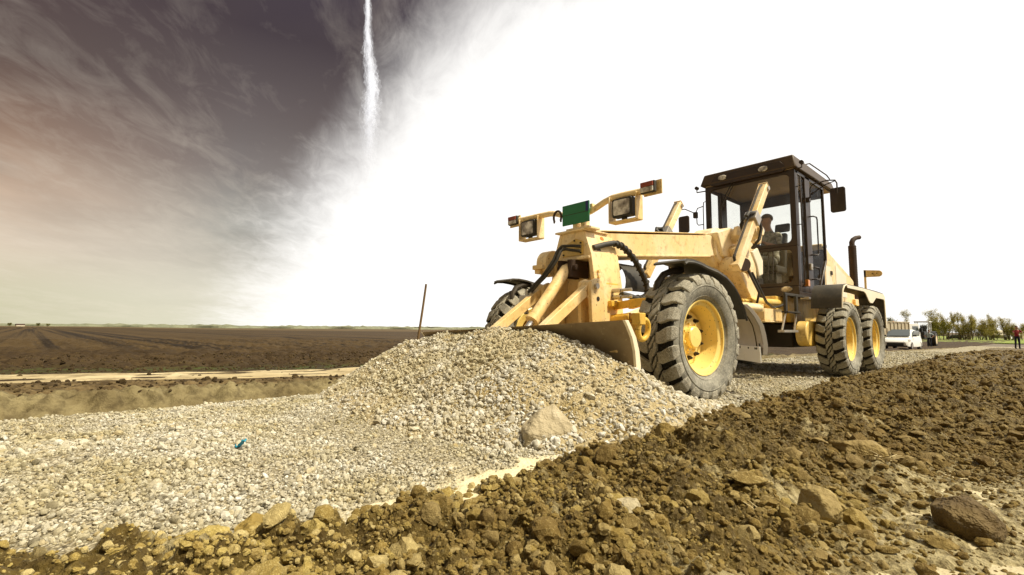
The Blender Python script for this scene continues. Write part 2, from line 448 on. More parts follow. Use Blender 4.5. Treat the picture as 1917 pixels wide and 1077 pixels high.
def field():
    """ploughed soil with seed rows, a grass fringe by the track"""
    t = NT('ploughed_soil'); co = t.co()
    n1 = t.noise(.35, 8, .62, co); n2 = t.noise(7, 8, .68, co); n3 = t.noise(40, 5, .65, co)
    c = t.mix(t.ramp(n1, [(.36, 0.0), (.64, 1.0)]), (.036, .021, .007), (.068, .042, .015))
    c = t.mix(t.ramp(n2, [(.36, .7), (.56, 0.0)]), c, (.022, .012, .004))
    c = t.mix(t.ramp(n3, [(.66, 0.0), (.74, .55)]), c, (.30, .23, .11))
    sp_ = t.n('ShaderNodeSeparateXYZ'); t.t.links.new(co, sp_.inputs[0])
    u_ = t.math('ADD', t.math('MULTIPLY', sp_.outputs[0], .998), t.math('MULTIPLY', sp_.outputs[1], .0635))
    cb_ = t.n('ShaderNodeCombineXYZ'); t.t.links.new(u_, cb_.inputs[0]); t.t.links.new(t.math('MULTIPLY', sp_.outputs[1], .006), cb_.inputs[1])
    rows = t.math('MULTIPLY', t.attr('rows'), t.ramp(t.noise(1.25, 4, .65, cb_.outputs[0]), [(.47, 0.0), (.60, 1.0)]))
    c = t.mix(t.math('MULTIPLY', rows, .9), t.mix(t.math('MULTIPLY', t.attr('rows'), .55), c, (.085, .054, .020)), (.012, .007, .003))
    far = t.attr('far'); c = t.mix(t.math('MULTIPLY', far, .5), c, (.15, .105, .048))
    c = t.mix(t.math('MULTIPLY', t.attr('strip'), t.ramp(n2, [(.42, .2), (.6, 1.0)])), c, (.19, .135, .06))
    g = t.math('MULTIPLY', t.attr('grass'), t.ramp(n2, [(.45, 0.0), (.56, 1.0)]))
    c = t.mix(g, c, (.055, .075, .012))
    return t.bsdf(c, .85, 0, t.bump(t.math('ADD', n2, t.math('MULTIPLY', n3, .4)), .8, .06), .25)
M['field'] = field()

def simple_soil(name, a, b, dark, sc=6, rough=.85, bump=.7):
    t = NT(name); co = t.co()
    n1 = t.noise(sc * .18, 7, .6, co); n2 = t.noise(sc, 8, .68, co); n3 = t.noise(sc * 7, 4, .6, co)
    c = t.mix(t.ramp(n1, [(.35, 0.0), (.65, 1.0)]), a, b)
    c = t.mix(t.ramp(n2, [(.36, .7), (.55, 0.0)]), c, dark)
    return t.bsdf(c, rough, 0, t.bump(t.math('ADD', n2, t.math('MULTIPLY', n3, .4)), bump, .04), .3)
M['track'] = simple_soil('dry_track', (.33, .255, .13), (.56, .47, .29), (.12, .083, .035), 3.2)
M['bank'] = simple_soil('clay_bank', (.125, .093, .040), (.255, .21, .105), (.055, .038, .014), 9)  # colour darkened to paint the shade of a face turned from the light
M['grassland'] = simple_soil('meadow_grass', (.17, .23, .030), (.27, .32, .05), (.07, .09, .02), 1.2)
M['woods'] = simple_soil('far_woods', (.17, .18, .115), (.22, .225, .15), (.12, .13, .085), .03, .95, .2)  # distance haze put into the colour as pale grey green

# ------------------------------------------------------------------ terrain
def T(X):
    return np.interp(-np.asarray(X, float), [5, 14, 41, 60, 200, 400], [0, -.10, -.5, -.75, -1.5, -1.6])

def road_z(X, Y):
    z = T(X) + fbm(X * .8, Y * .8, 3, 3) * .05 + fbm(X * 6, Y * 6, 3, 9) * .02
    heap = np.exp(-(((X - 4.6) / .75) ** 2 + ((Y - .1) / .8) ** 2)) * .06     # low heap at the near end of the road
    heap2 = np.exp(-(((X - 3.4) / .5) ** 2 + ((Y - 1.0) / .35) ** 2)) * .035
    return z + heap + heap2 + lumps(X, Y, .09, 5) * .012

def edge_y(X):
    """line where the windrow meets the gravel"""
    base = np.interp(X, [-60, -32, -8, -5, 0, 2, 2.7, 3.2, 4.0, 4.45, 4.9, 5.6, 7], [-.2, .9, 1.36, 1.44, 1.58, 1.56, 1.66, 1.72, 1.62, 1.46, 1.15, .7, .3])
    return base + fbm(X * 2.2, X * 0 + 3.3, 3, 21) * .16

def mud_z(X, Y):
    s = Y - edge_y(X)
    up = sstep(-.03, .16, s)
    crest = np.interp(X, [-60, -30, -14, -4, 0, 2, 3.0, 4.0, 6], [.10, .20, .24, .16, .15, .17, .11, .05, .04])
    near = sstep(-1.5, 1.2, X)
    w_fall = 1 - near * sstep(.95, 1.75, s + fbm(X * 1.3, Y * 1.3, 3, 41) * .5)
    z = up * (.05 + np.maximum(crest - .05, 0) * sstep(.05, .8, s)) * w_fall
    rough = up * (.28 + .72 * w_fall)
    z = z + rough * (fbm(X * 1.8, Y * 1.8, 4, 31) * .09 + (lumps(X + fbm(X * 4, Y * 4, 2, 8) * .1, Y, .24, 51, .25, .6) - .16) * .11
                     + (lumps(X, Y, .105, 61, .25, .65) - .2) * .075 + (lumps(X, Y, .045, 71, .2, .7) - .2) * .040 + (lumps(X, Y, .022, 73, .2, .75) - .2) * .018 + fbm(X * 22, Y * 22, 3, 81) * .026)
    return T(X) + z - .035 * (1 - up)

def field_z(X, Y):
    rise = np.interp(X, [-40, -12, 2, 5, 9], [.02, .05, .11, .165, .18])
    z = T(X) + rise
    near = sstep(-60, -3, Y)
    z = z + near * fbm(X * .6, Y * .6, 3, 91) * .05
    pl = sstep(-4.6 - .2 * X, -5.6 - .2 * X, Y)
    z = z + near * (1 - sstep(-25, -60, Y)) * pl * ((lumps(X, Y, .42, 101, .3, .75) - .2) * .16 + (lumps(X, Y, .17, 111, .3, .7) - .2) * .07)
    z = z - .22 * sstep(-2.63, -2.46, Y)
    st = sstep(-2.72 - .235 * X, -2.2 - .235 * X, Y)
    z = z + st * ((lumps(X, Y, .16, 121, .25, .65) - .2) * .07 + fbm(X * 9, Y * 9, 3, 131) * .03)
    return z

def trk_n(X): return -2.68 - .235 * X      # near edge of the dirt track
def trk_f(X): return -4.12 - .19 * X       # far edge
# ------------------------------------------------------------------ ground sheets
big = sorted(set(np.round(np.concatenate([-np.array(geo(8, 6000, 46)), np.linspace(-8, 8, 65), np.array(geo(8, 6000, 46))]), 4)))
tag(grid_mesh('ground', big, big, lambda X, Y: T(X) - .10 - .05 * np.exp(-((Y + .3) / 2.0) ** 2) + .095 * sstep(2.4, 3.0, Y) * sstep(-2, 1, X) * (1 - sstep(30, 60, Y)), M['ground']), kind='structure')

# gravel road
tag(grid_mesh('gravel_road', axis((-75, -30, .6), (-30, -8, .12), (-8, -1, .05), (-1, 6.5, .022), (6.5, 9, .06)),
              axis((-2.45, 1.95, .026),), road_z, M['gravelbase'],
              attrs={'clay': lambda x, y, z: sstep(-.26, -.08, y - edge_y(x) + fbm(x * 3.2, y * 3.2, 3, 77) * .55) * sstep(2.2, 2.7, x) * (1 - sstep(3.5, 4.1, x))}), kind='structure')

# soil windrow along the right edge of the road
def clay_attr(x, y, z):
    s = y - edge_y(x)
    a = sstep(.20, .30, fbm(x * 3.4, y * 3.4, 4, 171) + .05) * sstep(-1, 1.2, x) * .8
    return np.clip(a + sstep(1.3, 1.75, s + fbm(x * 2.2, y * 2.2, 3, 177) * .5) * sstep(.2, 1.4, x) * .95, 0, 1)
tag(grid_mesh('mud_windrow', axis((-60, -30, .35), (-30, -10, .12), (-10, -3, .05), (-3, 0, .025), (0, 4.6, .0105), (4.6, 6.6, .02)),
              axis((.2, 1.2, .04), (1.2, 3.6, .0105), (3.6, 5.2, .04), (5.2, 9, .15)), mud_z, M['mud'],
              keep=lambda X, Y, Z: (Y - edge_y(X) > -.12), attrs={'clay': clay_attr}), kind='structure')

# clay bank on the left of the road
def bank_z(X, Y):
    rise = np.interp(X, [-40, -12, 2, 5, 9], [.02, .05, .11, .165, .18])
    w = fbm(X * 1.7, X * 0, 3, 141) * .20
    f = sstep(-2.02 + w * .5, -2.36 + w, Y)
    return T(X) - .03 - .12 * sstep(-2.54, -2.70, Y) + (rise + .012) * f + f * (1 - f) * 4 * (fbm(X * 6, Y * 4, 4, 151) * .30) + (lumps(X, Y, .14, 161) - .2) * .09 * f + (lumps(X, Y, .06, 163) - .2) * .05 * f + fbm(X * 16, Y * 16, 3, 165) * .035 * f
tag(grid_mesh('clay_bank', axis((-60, -12, .4), (-12, 0, .08), (0, 9, .028)), axis((-2.72, -1.9, .018),), bank_z, M['bank']), kind='structure')

# ploughed field, reaching the horizon
vpd = (.0635, -.998)                       # direction of the seed rows
def rows(x, y, z):
    u = x * .998 + y * .0635
    d = np.sqrt(x * x + y * y)
    return sstep(-10, -15, y) * (1 - sstep(-300, -700, y))
fx = sorted(set(np.round(np.concatenate([-np.array(geo(14, 6000, 60)), axis((-14, -2, .10), (-2, 7.5, .045)), np.array(geo(7.6, 6000, 60))]), 4)))
fy = sorted(set(np.round(np.concatenate([-np.array(geo(26, 6000, 64)), axis((-26, -12, .14), (-12, -2.42, .045))]), 4)))
tag(grid_mesh('ploughed_field', fx, fy, field_z, M['field'], attrs={
    'rows': rows,
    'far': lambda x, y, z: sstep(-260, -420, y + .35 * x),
    'strip': lambda x, y, z: sstep(trk_n(x) - .2, trk_n(x) + .5, y),
    'grass': lambda x, y, z: np.exp(-((y - trk_f(x) + .55 + fbm(x, y, 3, 181) * .8) / .38) ** 2),
}), kind='structure')

# the dirt track lying on the field
def track_grid():
    xs = axis((-60, -12, .5), (-12, 9, .08)); ts = np.linspace(0, 1, 40)
    X, TT = np.meshgrid(xs, ts, indexing='ij')
    Y = trk_n(X) + (trk_f(X) - trk_n(X)) * TT + fbm(X * .9, TT * 3, 3, 191) * .28
    Z = field_z(X, Y) + .006 - .008 * (np.exp(-((TT - .3 - fbm(X * .5, X * 0, 2, 7) * .25) / .1) ** 2) + np.exp(-((TT - .72 - fbm(X * .5, X * 0, 2, 8) * .25) / .1) ** 2)) + fbm(X * 3, Y * 3, 3, 12) * .03 + .004
    Z = Z - .05 * (sstep(.07, .0, TT) + sstep(.93, 1, TT))
    nx, ny = X.shape; idx = np.arange(nx * ny).reshape(nx, ny)
    q = np.stack([idx[:-1, :-1], idx[1:, :-1], idx[1:, 1:], idx[:-1, 1:]], -1).reshape(-1, 4)
    me = bpy.data.meshes.new('dirt_track'); me.from_pydata(np.stack([X, Y, Z], -1).reshape(-1, 3).tolist(), [], q.tolist())
    return tag(link_mesh('dirt_track', me, M['track'], None, 0, True), kind='structure')
track_grid()

# meadow under the trees on the right
tag(grid_mesh('meadow', np.linspace(-420, -118, 60), np.linspace(-150, 60, 60), lambda X, Y: T(X) + .05 + fbm(X * .1, Y * .1, 3, 5) * .25, M['grassland']), kind='structure')

# far woods on the horizon: one mass of crowns
def woods():
    b = MB()
    segs = [(-1500, -7000, 0), ]
    rng = random.Random(3)
    # along an arc seen from the road, 1.6 - 2.6 km off
    n = 150
    for layer, (dist, hmin, hmax, a0, a1) in enumerate(((1500, 7, 13, -14, 34), (2300, 12, 22, -12, 46), (3000, 14, 24, 10, 64))):
        vs = []; fs = []
        for i in range(n):
            a = math.radians(a0 + (a1 - a0) * i / (n - 1)); d = dist * (1 + .05 * math.sin(i * .31))
            c = Vector((-math.sin(a) * d, -math.cos(a) * d, -3)); o = Vector((-math.sin(a), -math.cos(a), 0)) * 60
            h = 2 + .62 * (hmin + (hmax - hmin) * (.5 + .5 * math.sin(i * .17 + layer * 2) * math.sin(i * .053 + 1))) * (.8 + .35 * rng.random())
            for k, (oo, hh) in enumerate(((-1, 0), (-.8, .75), (-.2, 1), (.4, .92), (1, 0))):
                p = c + o * oo; vs.append((p.x, p.y, p.z + h * hh * (1 if k in (0, 4) else .9 + .2 * rng.random())))
        for i in range(n - 1):
            for k in range(4):
                fs.append((i*5+k, (i+1)*5+k, (i+1)*5+k+1, i*5+k+1))
        b.add(vs, fs)
    o = b.build('distant_woods', M['woods'], None)
    tag(o, 'long hazy grey green line of far woods on the left horizon', 'woods', kind='stuff')
woods()

# ------------------------------------------------------------------ gravel pile
CY = [-2.9, -2.3, -1.6, -.9, -.2, .43, .77, 1.08, 1.4]
CH = [.14, .42, .655, .73, .77, .775, .735, .64, .49]
CREST = [(1.54 - .06 * y, y, h) for y, h in zip(CY, CH)] + [(1.30, 1.46, .40), (.95, 1.50, .275), (.5, 1.52, .17), (-.05, 1.52, .02)]
def pile_h(X, Y):
    out = np.full(np.shape(X), -1.0)
    for (x0, y0, h0), (x1, y1, h1) in zip(CREST[:-1], CREST[1:]):
        dx, dy = x1 - x0, y1 - y0
        t = np.clip(((X - x0) * dx + (Y - y0) * dy) / (dx * dx + dy * dy), 0, 1)
        d = np.hypot(X - x0 - t * dx, Y - y0 - t * dy)
        h = h0 + (h1 - h0) * t
        out = np.maximum(out, h - (np.sqrt(d * d + .05 ** 2) - .05) * .66)
    out = out + fbm(X * 1.6, Y * 1.6, 3, 201) * .085 + (lumps(X, Y, .30, 211, .3, .7) - .2) * .05
    foot = sstep(.18, -.04, out)
    return out + foot * .05          # a soft run-out at the foot
def blade_x(Y): return 1.543 - .0607 * Y
def pile_keep(X, Y, Z):
    inside = (X > blade_x(Y) - .12) | (Y > 1.30 + .0 * X)
    wheel = (Y < 1.40) & (X < .80)
    return inside & ~wheel & (pile_h(X, Y) > -.05)
pile = grid_mesh('gravel_pile', axis((-.4, 3.4, .018),), axis((-3.0, 2.1, .018),),
                 lambda X, Y: T(X) + np.maximum(pile_h(X, Y), -.08) + lumps(X, Y, .05, 221) * .012 + fbm(X * 25, Y * 25, 2, 231) * .012, M['pilebase'], keep=pile_keep)
tag(pile, 'big rounded pile of pale crushed gravel pushed up in front of the grader blade', 'gravel pile')

# ------------------------------------------------------------------ scattered stones
PROTO = bpy.data.collections.new('rock_shapes')
def rock_mesh(seed, sub=2, flat=.75, cuts=7, rough=.16, lumpy=0.0):
    rng = random.Random(seed)
    bm = bmesh.new(); bmesh.ops.create_icosphere(bm, subdivisions=sub, radius=1)
    planes = []
    for _ in range(cuts):
        n = Vector((rng.gauss(0, 1), rng.gauss(0, 1), rng.gauss(0, 1))).normalized(); planes.append((n, rng.uniform(.52, .9)))
    sx, sy, sz = rng.uniform(.8, 1.25), rng.uniform(.75, 1.05), rng.uniform(flat * .75, flat * 1.2)
    for v in bm.verts:
        p = v.co.copy()
        for n, d in planes:
            k = p.dot(n)
            if k > d: p -= n * (k - d) * .92
        p *= 1 + rng.uniform(-rough, rough) * .5
        if lumpy:
            a = np.array([p.x, p.y, p.z]) * 1.9 + seed
            p *= 1 + lumpy * float(fbm(a[:1], a[1:2] + 3 * a[2:3], 3, seed)[0] + .8 * fbm(a[2:3] * 2.3, a[:1] * 2.3 - a[1:2], 3, seed + 5)[0] + .5 * fbm(a[1:2] * 5, a[2:3] * 5 + a[:1] * 4, 2, seed + 9)[0])
        v.co = Vector((p.x * sx, p.y * sy, p.z * sz))
    me = bpy.data.meshes.new('rock'); bm.to_mesh(me); bm.free()
    return me
def proto(n, mat, seed, **kw):
    c = bpy.data.collections.new('rock_set'); obs = []
    for i in range(n):
        me = rock_mesh(seed + i, **kw); me.materials.append(mat)
        if kw.get('rough', .16) < .2: me.polygons.foreach_set('use_smooth', np.ones(len(me.polygons), dtype=bool)); me.set_sharp_from_angle(angle=.55)
        o = bpy.data.objects.new('rock_%02d' % i, me); c.objects.link(o); obs.append(o)
    return c

def scatter(name, pos, scl, coll, nvar, parent=None, tilt=1.0, seed=1):
    """one object whose points carry stones of several shapes"""
    rng = np.random.default_rng(seed); n = len(pos)
    me = bpy.data.meshes.new(name); me.vertices.add(n); me.vertices.foreach_set('co', np.asarray(pos, np.float32).ravel())
    rot = np.stack([rng.normal(0, .45 * tilt, n), rng.normal(0, .45 * tilt, n), rng.uniform(0, 6.28, n)], -1)
    a = me.attributes.new('rot', 'FLOAT_VECTOR', 'POINT'); a.data.foreach_set('vector', rot.astype(np.float32).ravel())
    a = me.attributes.new('scl', 'FLOAT', 'POINT'); a.data.foreach_set('value', np.asarray(scl, np.float32))
    a = me.attributes.new('vid', 'INT', 'POINT'); a.data.foreach_set('value', rng.integers(0, nvar, n).astype(np.int32))
    o = bpy.data.objects.new(name, me); COL.objects.link(o)
    if parent: o.parent = parent
    g = bpy.data.node_groups.new('scatter_' + name, 'GeometryNodeTree')
    g.interface.new_socket('Geometry', in_out='INPUT', socket_type='NodeSocketGeometry')
    g.interface.new_socket('Geometry', in_out='OUTPUT', socket_type='NodeSocketGeometry')
    N = g.nodes; L = g.links
    gi = N.new('NodeGroupInput'); go = N.new('NodeGroupOutput')
    ip = N.new('GeometryNodeInstanceOnPoints'); ci = N.new('GeometryNodeCollectionInfo')
    ci.inputs['Collection'].default_value = coll; ci.inputs['Separate Children'].default_value = True; ci.inputs['Reset Children'].default_value = True
    ip.inputs['Pick Instance'].default_value = True
    def at(nm, ty):
        q = N.new('GeometryNodeInputNamedAttribute'); q.data_type = ty; q.inputs[0].default_value = nm
        return q.outputs['Attribute']
    e2r = N.new('FunctionNodeEulerToRotation'); L.new(at('rot', 'FLOAT_VECTOR'), e2r.inputs[0])
    L.new(gi.outputs[0], ip.inputs['Points']); L.new(ci.outputs[0], ip.inputs['Instance'])
    L.new(at('vid', 'INT'), ip.inputs['Instance Index']); L.new(e2r.outputs[0], ip.inputs['Rotation']); L.new(at('scl', 'FLOAT'), ip.inputs['Scale'])
    L.new(ip.outputs[0], go.inputs[0])
    md = o.modifiers.new('scatter', 'NODES'); md.node_group = g
    return o

def rand_xy(n, x0, x1, y0, y1, rng): return rng.uniform(x0, x1, n), rng.uniform(y0, y1, n)

STONES = proto(10, M['gravel'], 100, sub=2, flat=.62)
rng = np.random.default_rng(5)
def road_stones():
    P = []; S = []
    def put(n, x0, x1, med, sig, smax, bias=1.0):
        x, y = rand_xy(n, x0, x1, -2.1, 1.85, rng)
        s = np.minimum(med * np.exp(rng.normal(0, sig, n)), smax)
        cl = sstep(-.26, -.08, y - edge_y(x) + fbm(x * 3.2, y * 3.2, 3, 77) * .55) * sstep(2.2, 2.7, x) * (1 - sstep(3.5, 4.1, x))
        patch = fbm(x * 1.3, y * 1.3, 3, 241) + .5
        ok = (y < edge_y(x) - .03 + rng.uniform(0, .06, n)) & (rng.random(n) > cl * .97) & (pile_h(x, y) < .03) & (rng.random(n) < .18 + 1.1 * sstep(.28, .62, patch))
        x, y, s = x[ok], y[ok], s[ok]
        z = road_z(x, y) + s * .42
        P.append(np.stack([x, y, z], -1)); S.append(s)
    put(110000, 1.2, 7.0, .0066, .45, .02)
    put(8000, 1.8, 7.0, .0115, .35, .026)
    put(1000, 3.0, 7.0, .018, .30, .032)
    put(45, 3.6, 7.0, .028, .25, .04)
    put(36000, -4, 1.2, .0085, .45, .028)
    put(34000, -16, -4, .013, .45, .04)
    put(9000, -32, -16, .022, .4, .06)
    o = scatter('gravel_stones', np.concatenate(P), np.concatenate(S), STONES, 10, seed=3, tilt=1.5)
    return tag(o, 'loose pale crushed stones covering the new gravel road', 'gravel', kind='stuff')
road_stones()

PSTONES = proto(8, M['pile_gravel'], 300, sub=2, flat=.7)
def pile_stones():
    n = 82000
    x, y = rand_xy(n, -.4, 3.2, -2.7, 2.0, rng)
    h = pile_h(x, y); s = np.minimum(.0092 * np.exp(rng.normal(0, .52, n)), .034)
    dens = .35 + 1.1 * sstep(-.14, .14, fbm(x * 1.5, y * 1.5, 3, 251) + (.42 - h) * .40)
    ok = pile_keep(x, y, h) & (h > -.03) & (rng.random(n) < dens) & (x > blade_x(y) - .06 - 5 * (y > 1.32))
    x, y, h, s = x[ok], y[ok], h[ok], s[ok]
    z = T(x) + np.maximum(h, -.02) + s * .25 + .004
    o = scatter('gravel_stone_cover', np.stack([x, y, z], -1), s, PSTONES, 8, parent=pile, seed=4, tilt=1.6)
    o['kind'] = 'stuff'
pile_stones()

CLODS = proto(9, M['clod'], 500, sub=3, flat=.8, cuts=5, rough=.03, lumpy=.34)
def mud_clods():
    P = []; S = []
    def put(n, x0, x1, y0, y1, med, sig, smax, sink=.1):
        x, y = rand_xy(n, x0, x1, y0, y1, rng)
        s = np.minimum(med * np.exp(rng.normal(0, sig, n)), smax)
        e = y - edge_y(x); cl = clay_attr(x, y, 0)
        ok = (e > -.03) & (rng.random(n) > cl * .88) & (rng.random(n) > sstep(3.3, 4.4, y + fbm(x * 1.5, y * 1.5, 3, 281) * .8) * sstep(-2, 0, x)) & (rng.random(n) < .22 + 1.1 * sstep(-.18, .16, fbm(x * 1.7, y * 1.7, 3, 261)))
        x, y, s = x[ok], y[ok], s[ok]
        z = np.maximum(mud_z(x, y), T(x) - .01) + s * (.25 - sink)
        P.append(np.stack([x, y, z], -1)); S.append(s)
    put(150000, 0, 6.2, .3, 4.4, .0062, .5, .018)
    put(9500, -1, 6.2, .3, 4.4, .015, .4, .032)
    put(900, 0, 4.6, .9, 3.4, .028, .35, .055)
    put(70, .4, 3.6, 1.7, 3.2, .052, .2, .07)
    put(14000, -6, 0, 1.3, 5, .016, .45, .05)
    put(7000, -28, -6, .9, 6, .028, .45, .08)
    o = None
    o = scatter('mud_clods', np.concatenate(P), np.concatenate(S), CLODS, 9, seed=6)
    return tag(o, 'broken clods and crumbs of brown soil heaped beside the road', 'soil clods', kind='stuff')
mud_clods()
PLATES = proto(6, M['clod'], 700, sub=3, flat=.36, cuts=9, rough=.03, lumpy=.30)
def mud_slabs():
    n = 1100; x, y = rand_xy(n, -.5, 5.0, .9, 3.4, rng)
    s = np.minimum(.026 * np.exp(rng.normal(0, .42, n)), .085)
    ok = (y - edge_y(x) > .0) & (rng.random(n) < sstep(-.05, .2, fbm(x * 2.3, y * 2.3, 3, 271)))
    x, y, s = x[ok], y[ok], s[ok]
    o = scatter('mud_slabs', np.stack([x, y, mud_z(x, y) + s * .10], -1), s, PLATES, 6, seed=12, tilt=.7)
    tag(o, 'flat crusted slabs of dried soil broken over the windrow', 'soil slabs', kind='stuff')
mud_slabs()
def field_clods():
    x, y = rand_xy(9000, -6, 7, -9, -1.98, rng)
    s = np.minimum(.014 * np.exp(rng.normal(0, .45, 9000)), .05)
    intrack = (y < trk_n(x) + .1) & (y > trk_f(x) - .1)
    ok = (~intrack | (rng.random(9000) < .05)) & ((y < -2.40) | (rng.random(9000) < .12))
    x, y, s = x[ok], y[ok], s[ok]
    z = np.where(y > -2.45, bank_z(x, y), field_z(x, y)) + s * .2
    FC = proto(6, M['fieldclod'], 800, sub=3, flat=.8, cuts=5, rough=.03, lumpy=.34)
    o = scatter('field_clods', np.stack([x, y, z], -1), s, FC, 6, seed=8)
    tag(o, 'dark soil clods strewn over the ploughed field edge', 'soil clods', kind='stuff')
field_clods()

# single stones and clods big enough to point at
def big_rock(name, x, y, z, s, seed, mat, label, cat, rot=(0, 0, 0), cuts=8, sub=4, rough=.05, noise=.10, group=None):
    me = rock_mesh(seed, sub=sub, flat=1, cuts=cuts, rough=rough)
    co = np.empty(len(me.vertices) * 3); me.vertices.foreach_get('co', co); co = co.reshape(-1, 3)
    d = 1 + fbm(co[:, 0] * 2.2 + seed, co[:, 1] * 2.2 + co[:, 2] * 1.7, 4, seed) * noise * 2.2 + fbm(co[:, 0] * 9, co[:, 1] * 9 + co[:, 2] * 7, 3, seed) * noise * .6
    co = co * d[:, None] * np.array(s)
    me.vertices.foreach_set('co', co.ravel()); me.update()
    o = link_mesh(name, me, mat, None, 0, 60)
    o.location = (x, y, z); o.rotation_euler = rot
    return tag(o, label, cat, group)
# boulder: a wedge with one long flat face, lying at the foot of the pile
def boulder():
    bm = bmesh.new()
    pts = [(-.20, .02, -.03), (.16, .10, -.03), (.17, -.12, -.03), (-.10, -.20, -.03), (-.19, .04, .08), (.15, .11, .07), (.17, -.08, .09), (-.05, -.10, .235), (-.12, -.15, .16), (.02, -.06, .215), (.06, -.15, .05)]
    vs = [bm.verts.new(p) for p in pts]
    bmesh.ops.convex_hull(bm, input=vs); bmesh.ops.triangulate(bm, faces=bm.faces)
    for _ in range(4): bmesh.ops.subdivide_edges(bm, edges=bm.edges, cuts=1, use_grid_fill=True)
    for _ in range(7): bmesh.ops.smooth_vert(bm, verts=bm.verts, factor=.5, use_axis_x=True, use_axis_y=True, use_axis_z=True)
    for v in bm.verts:
        c = v.co; k = float(fbm(np.array([c.x * 9 + 3]), np.array([c.y * 9 + c.z * 8]), 4, 9)[0]) + .35 * float(fbm(np.array([c.x * 60]), np.array([c.y * 60 + c.z * 50]), 2, 19)[0])
        v.co = c * (1 + k * .12)
    me = bpy.data.meshes.new('boulder'); bm.to_mesh(me); bm.free()
    o = link_mesh('boulder', me, M['boulder'], None, 0, True)
    o.location = (2.33, 1.41, .05); o.rotation_euler = (0, 0, math.radians(-38))
    tag(o, 'large smooth sandy boulder lying at the foot of the gravel pile', 'boulder')
boulder()
def mz(x, y): return float(mud_z(np.array([x]), np.array([y]))[0])
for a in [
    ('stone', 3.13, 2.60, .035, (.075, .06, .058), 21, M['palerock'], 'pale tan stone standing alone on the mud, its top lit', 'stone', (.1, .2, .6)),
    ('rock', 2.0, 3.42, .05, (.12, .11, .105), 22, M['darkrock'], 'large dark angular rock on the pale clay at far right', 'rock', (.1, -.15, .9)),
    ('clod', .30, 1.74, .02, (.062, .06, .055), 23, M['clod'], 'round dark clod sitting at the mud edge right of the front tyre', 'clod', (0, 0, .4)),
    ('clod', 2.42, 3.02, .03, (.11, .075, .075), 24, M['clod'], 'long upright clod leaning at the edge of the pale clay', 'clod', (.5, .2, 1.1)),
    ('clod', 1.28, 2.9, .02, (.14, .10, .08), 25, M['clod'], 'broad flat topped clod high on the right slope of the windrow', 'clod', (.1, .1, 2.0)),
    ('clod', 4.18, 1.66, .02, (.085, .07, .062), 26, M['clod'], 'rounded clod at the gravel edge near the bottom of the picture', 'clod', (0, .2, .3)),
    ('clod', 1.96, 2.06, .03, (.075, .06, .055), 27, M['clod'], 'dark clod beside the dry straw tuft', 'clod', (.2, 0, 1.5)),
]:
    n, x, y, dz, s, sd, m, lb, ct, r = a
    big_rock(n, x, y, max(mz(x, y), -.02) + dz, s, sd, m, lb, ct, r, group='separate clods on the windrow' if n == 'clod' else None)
# ------------------------------------------------------------------ motor grader (X forward, Y to its left, Z up)
G = empty('motor_grader', (0, 0, 0))
tag(G, 'yellow motor grader with black cab pushing the gravel pile', 'grader')

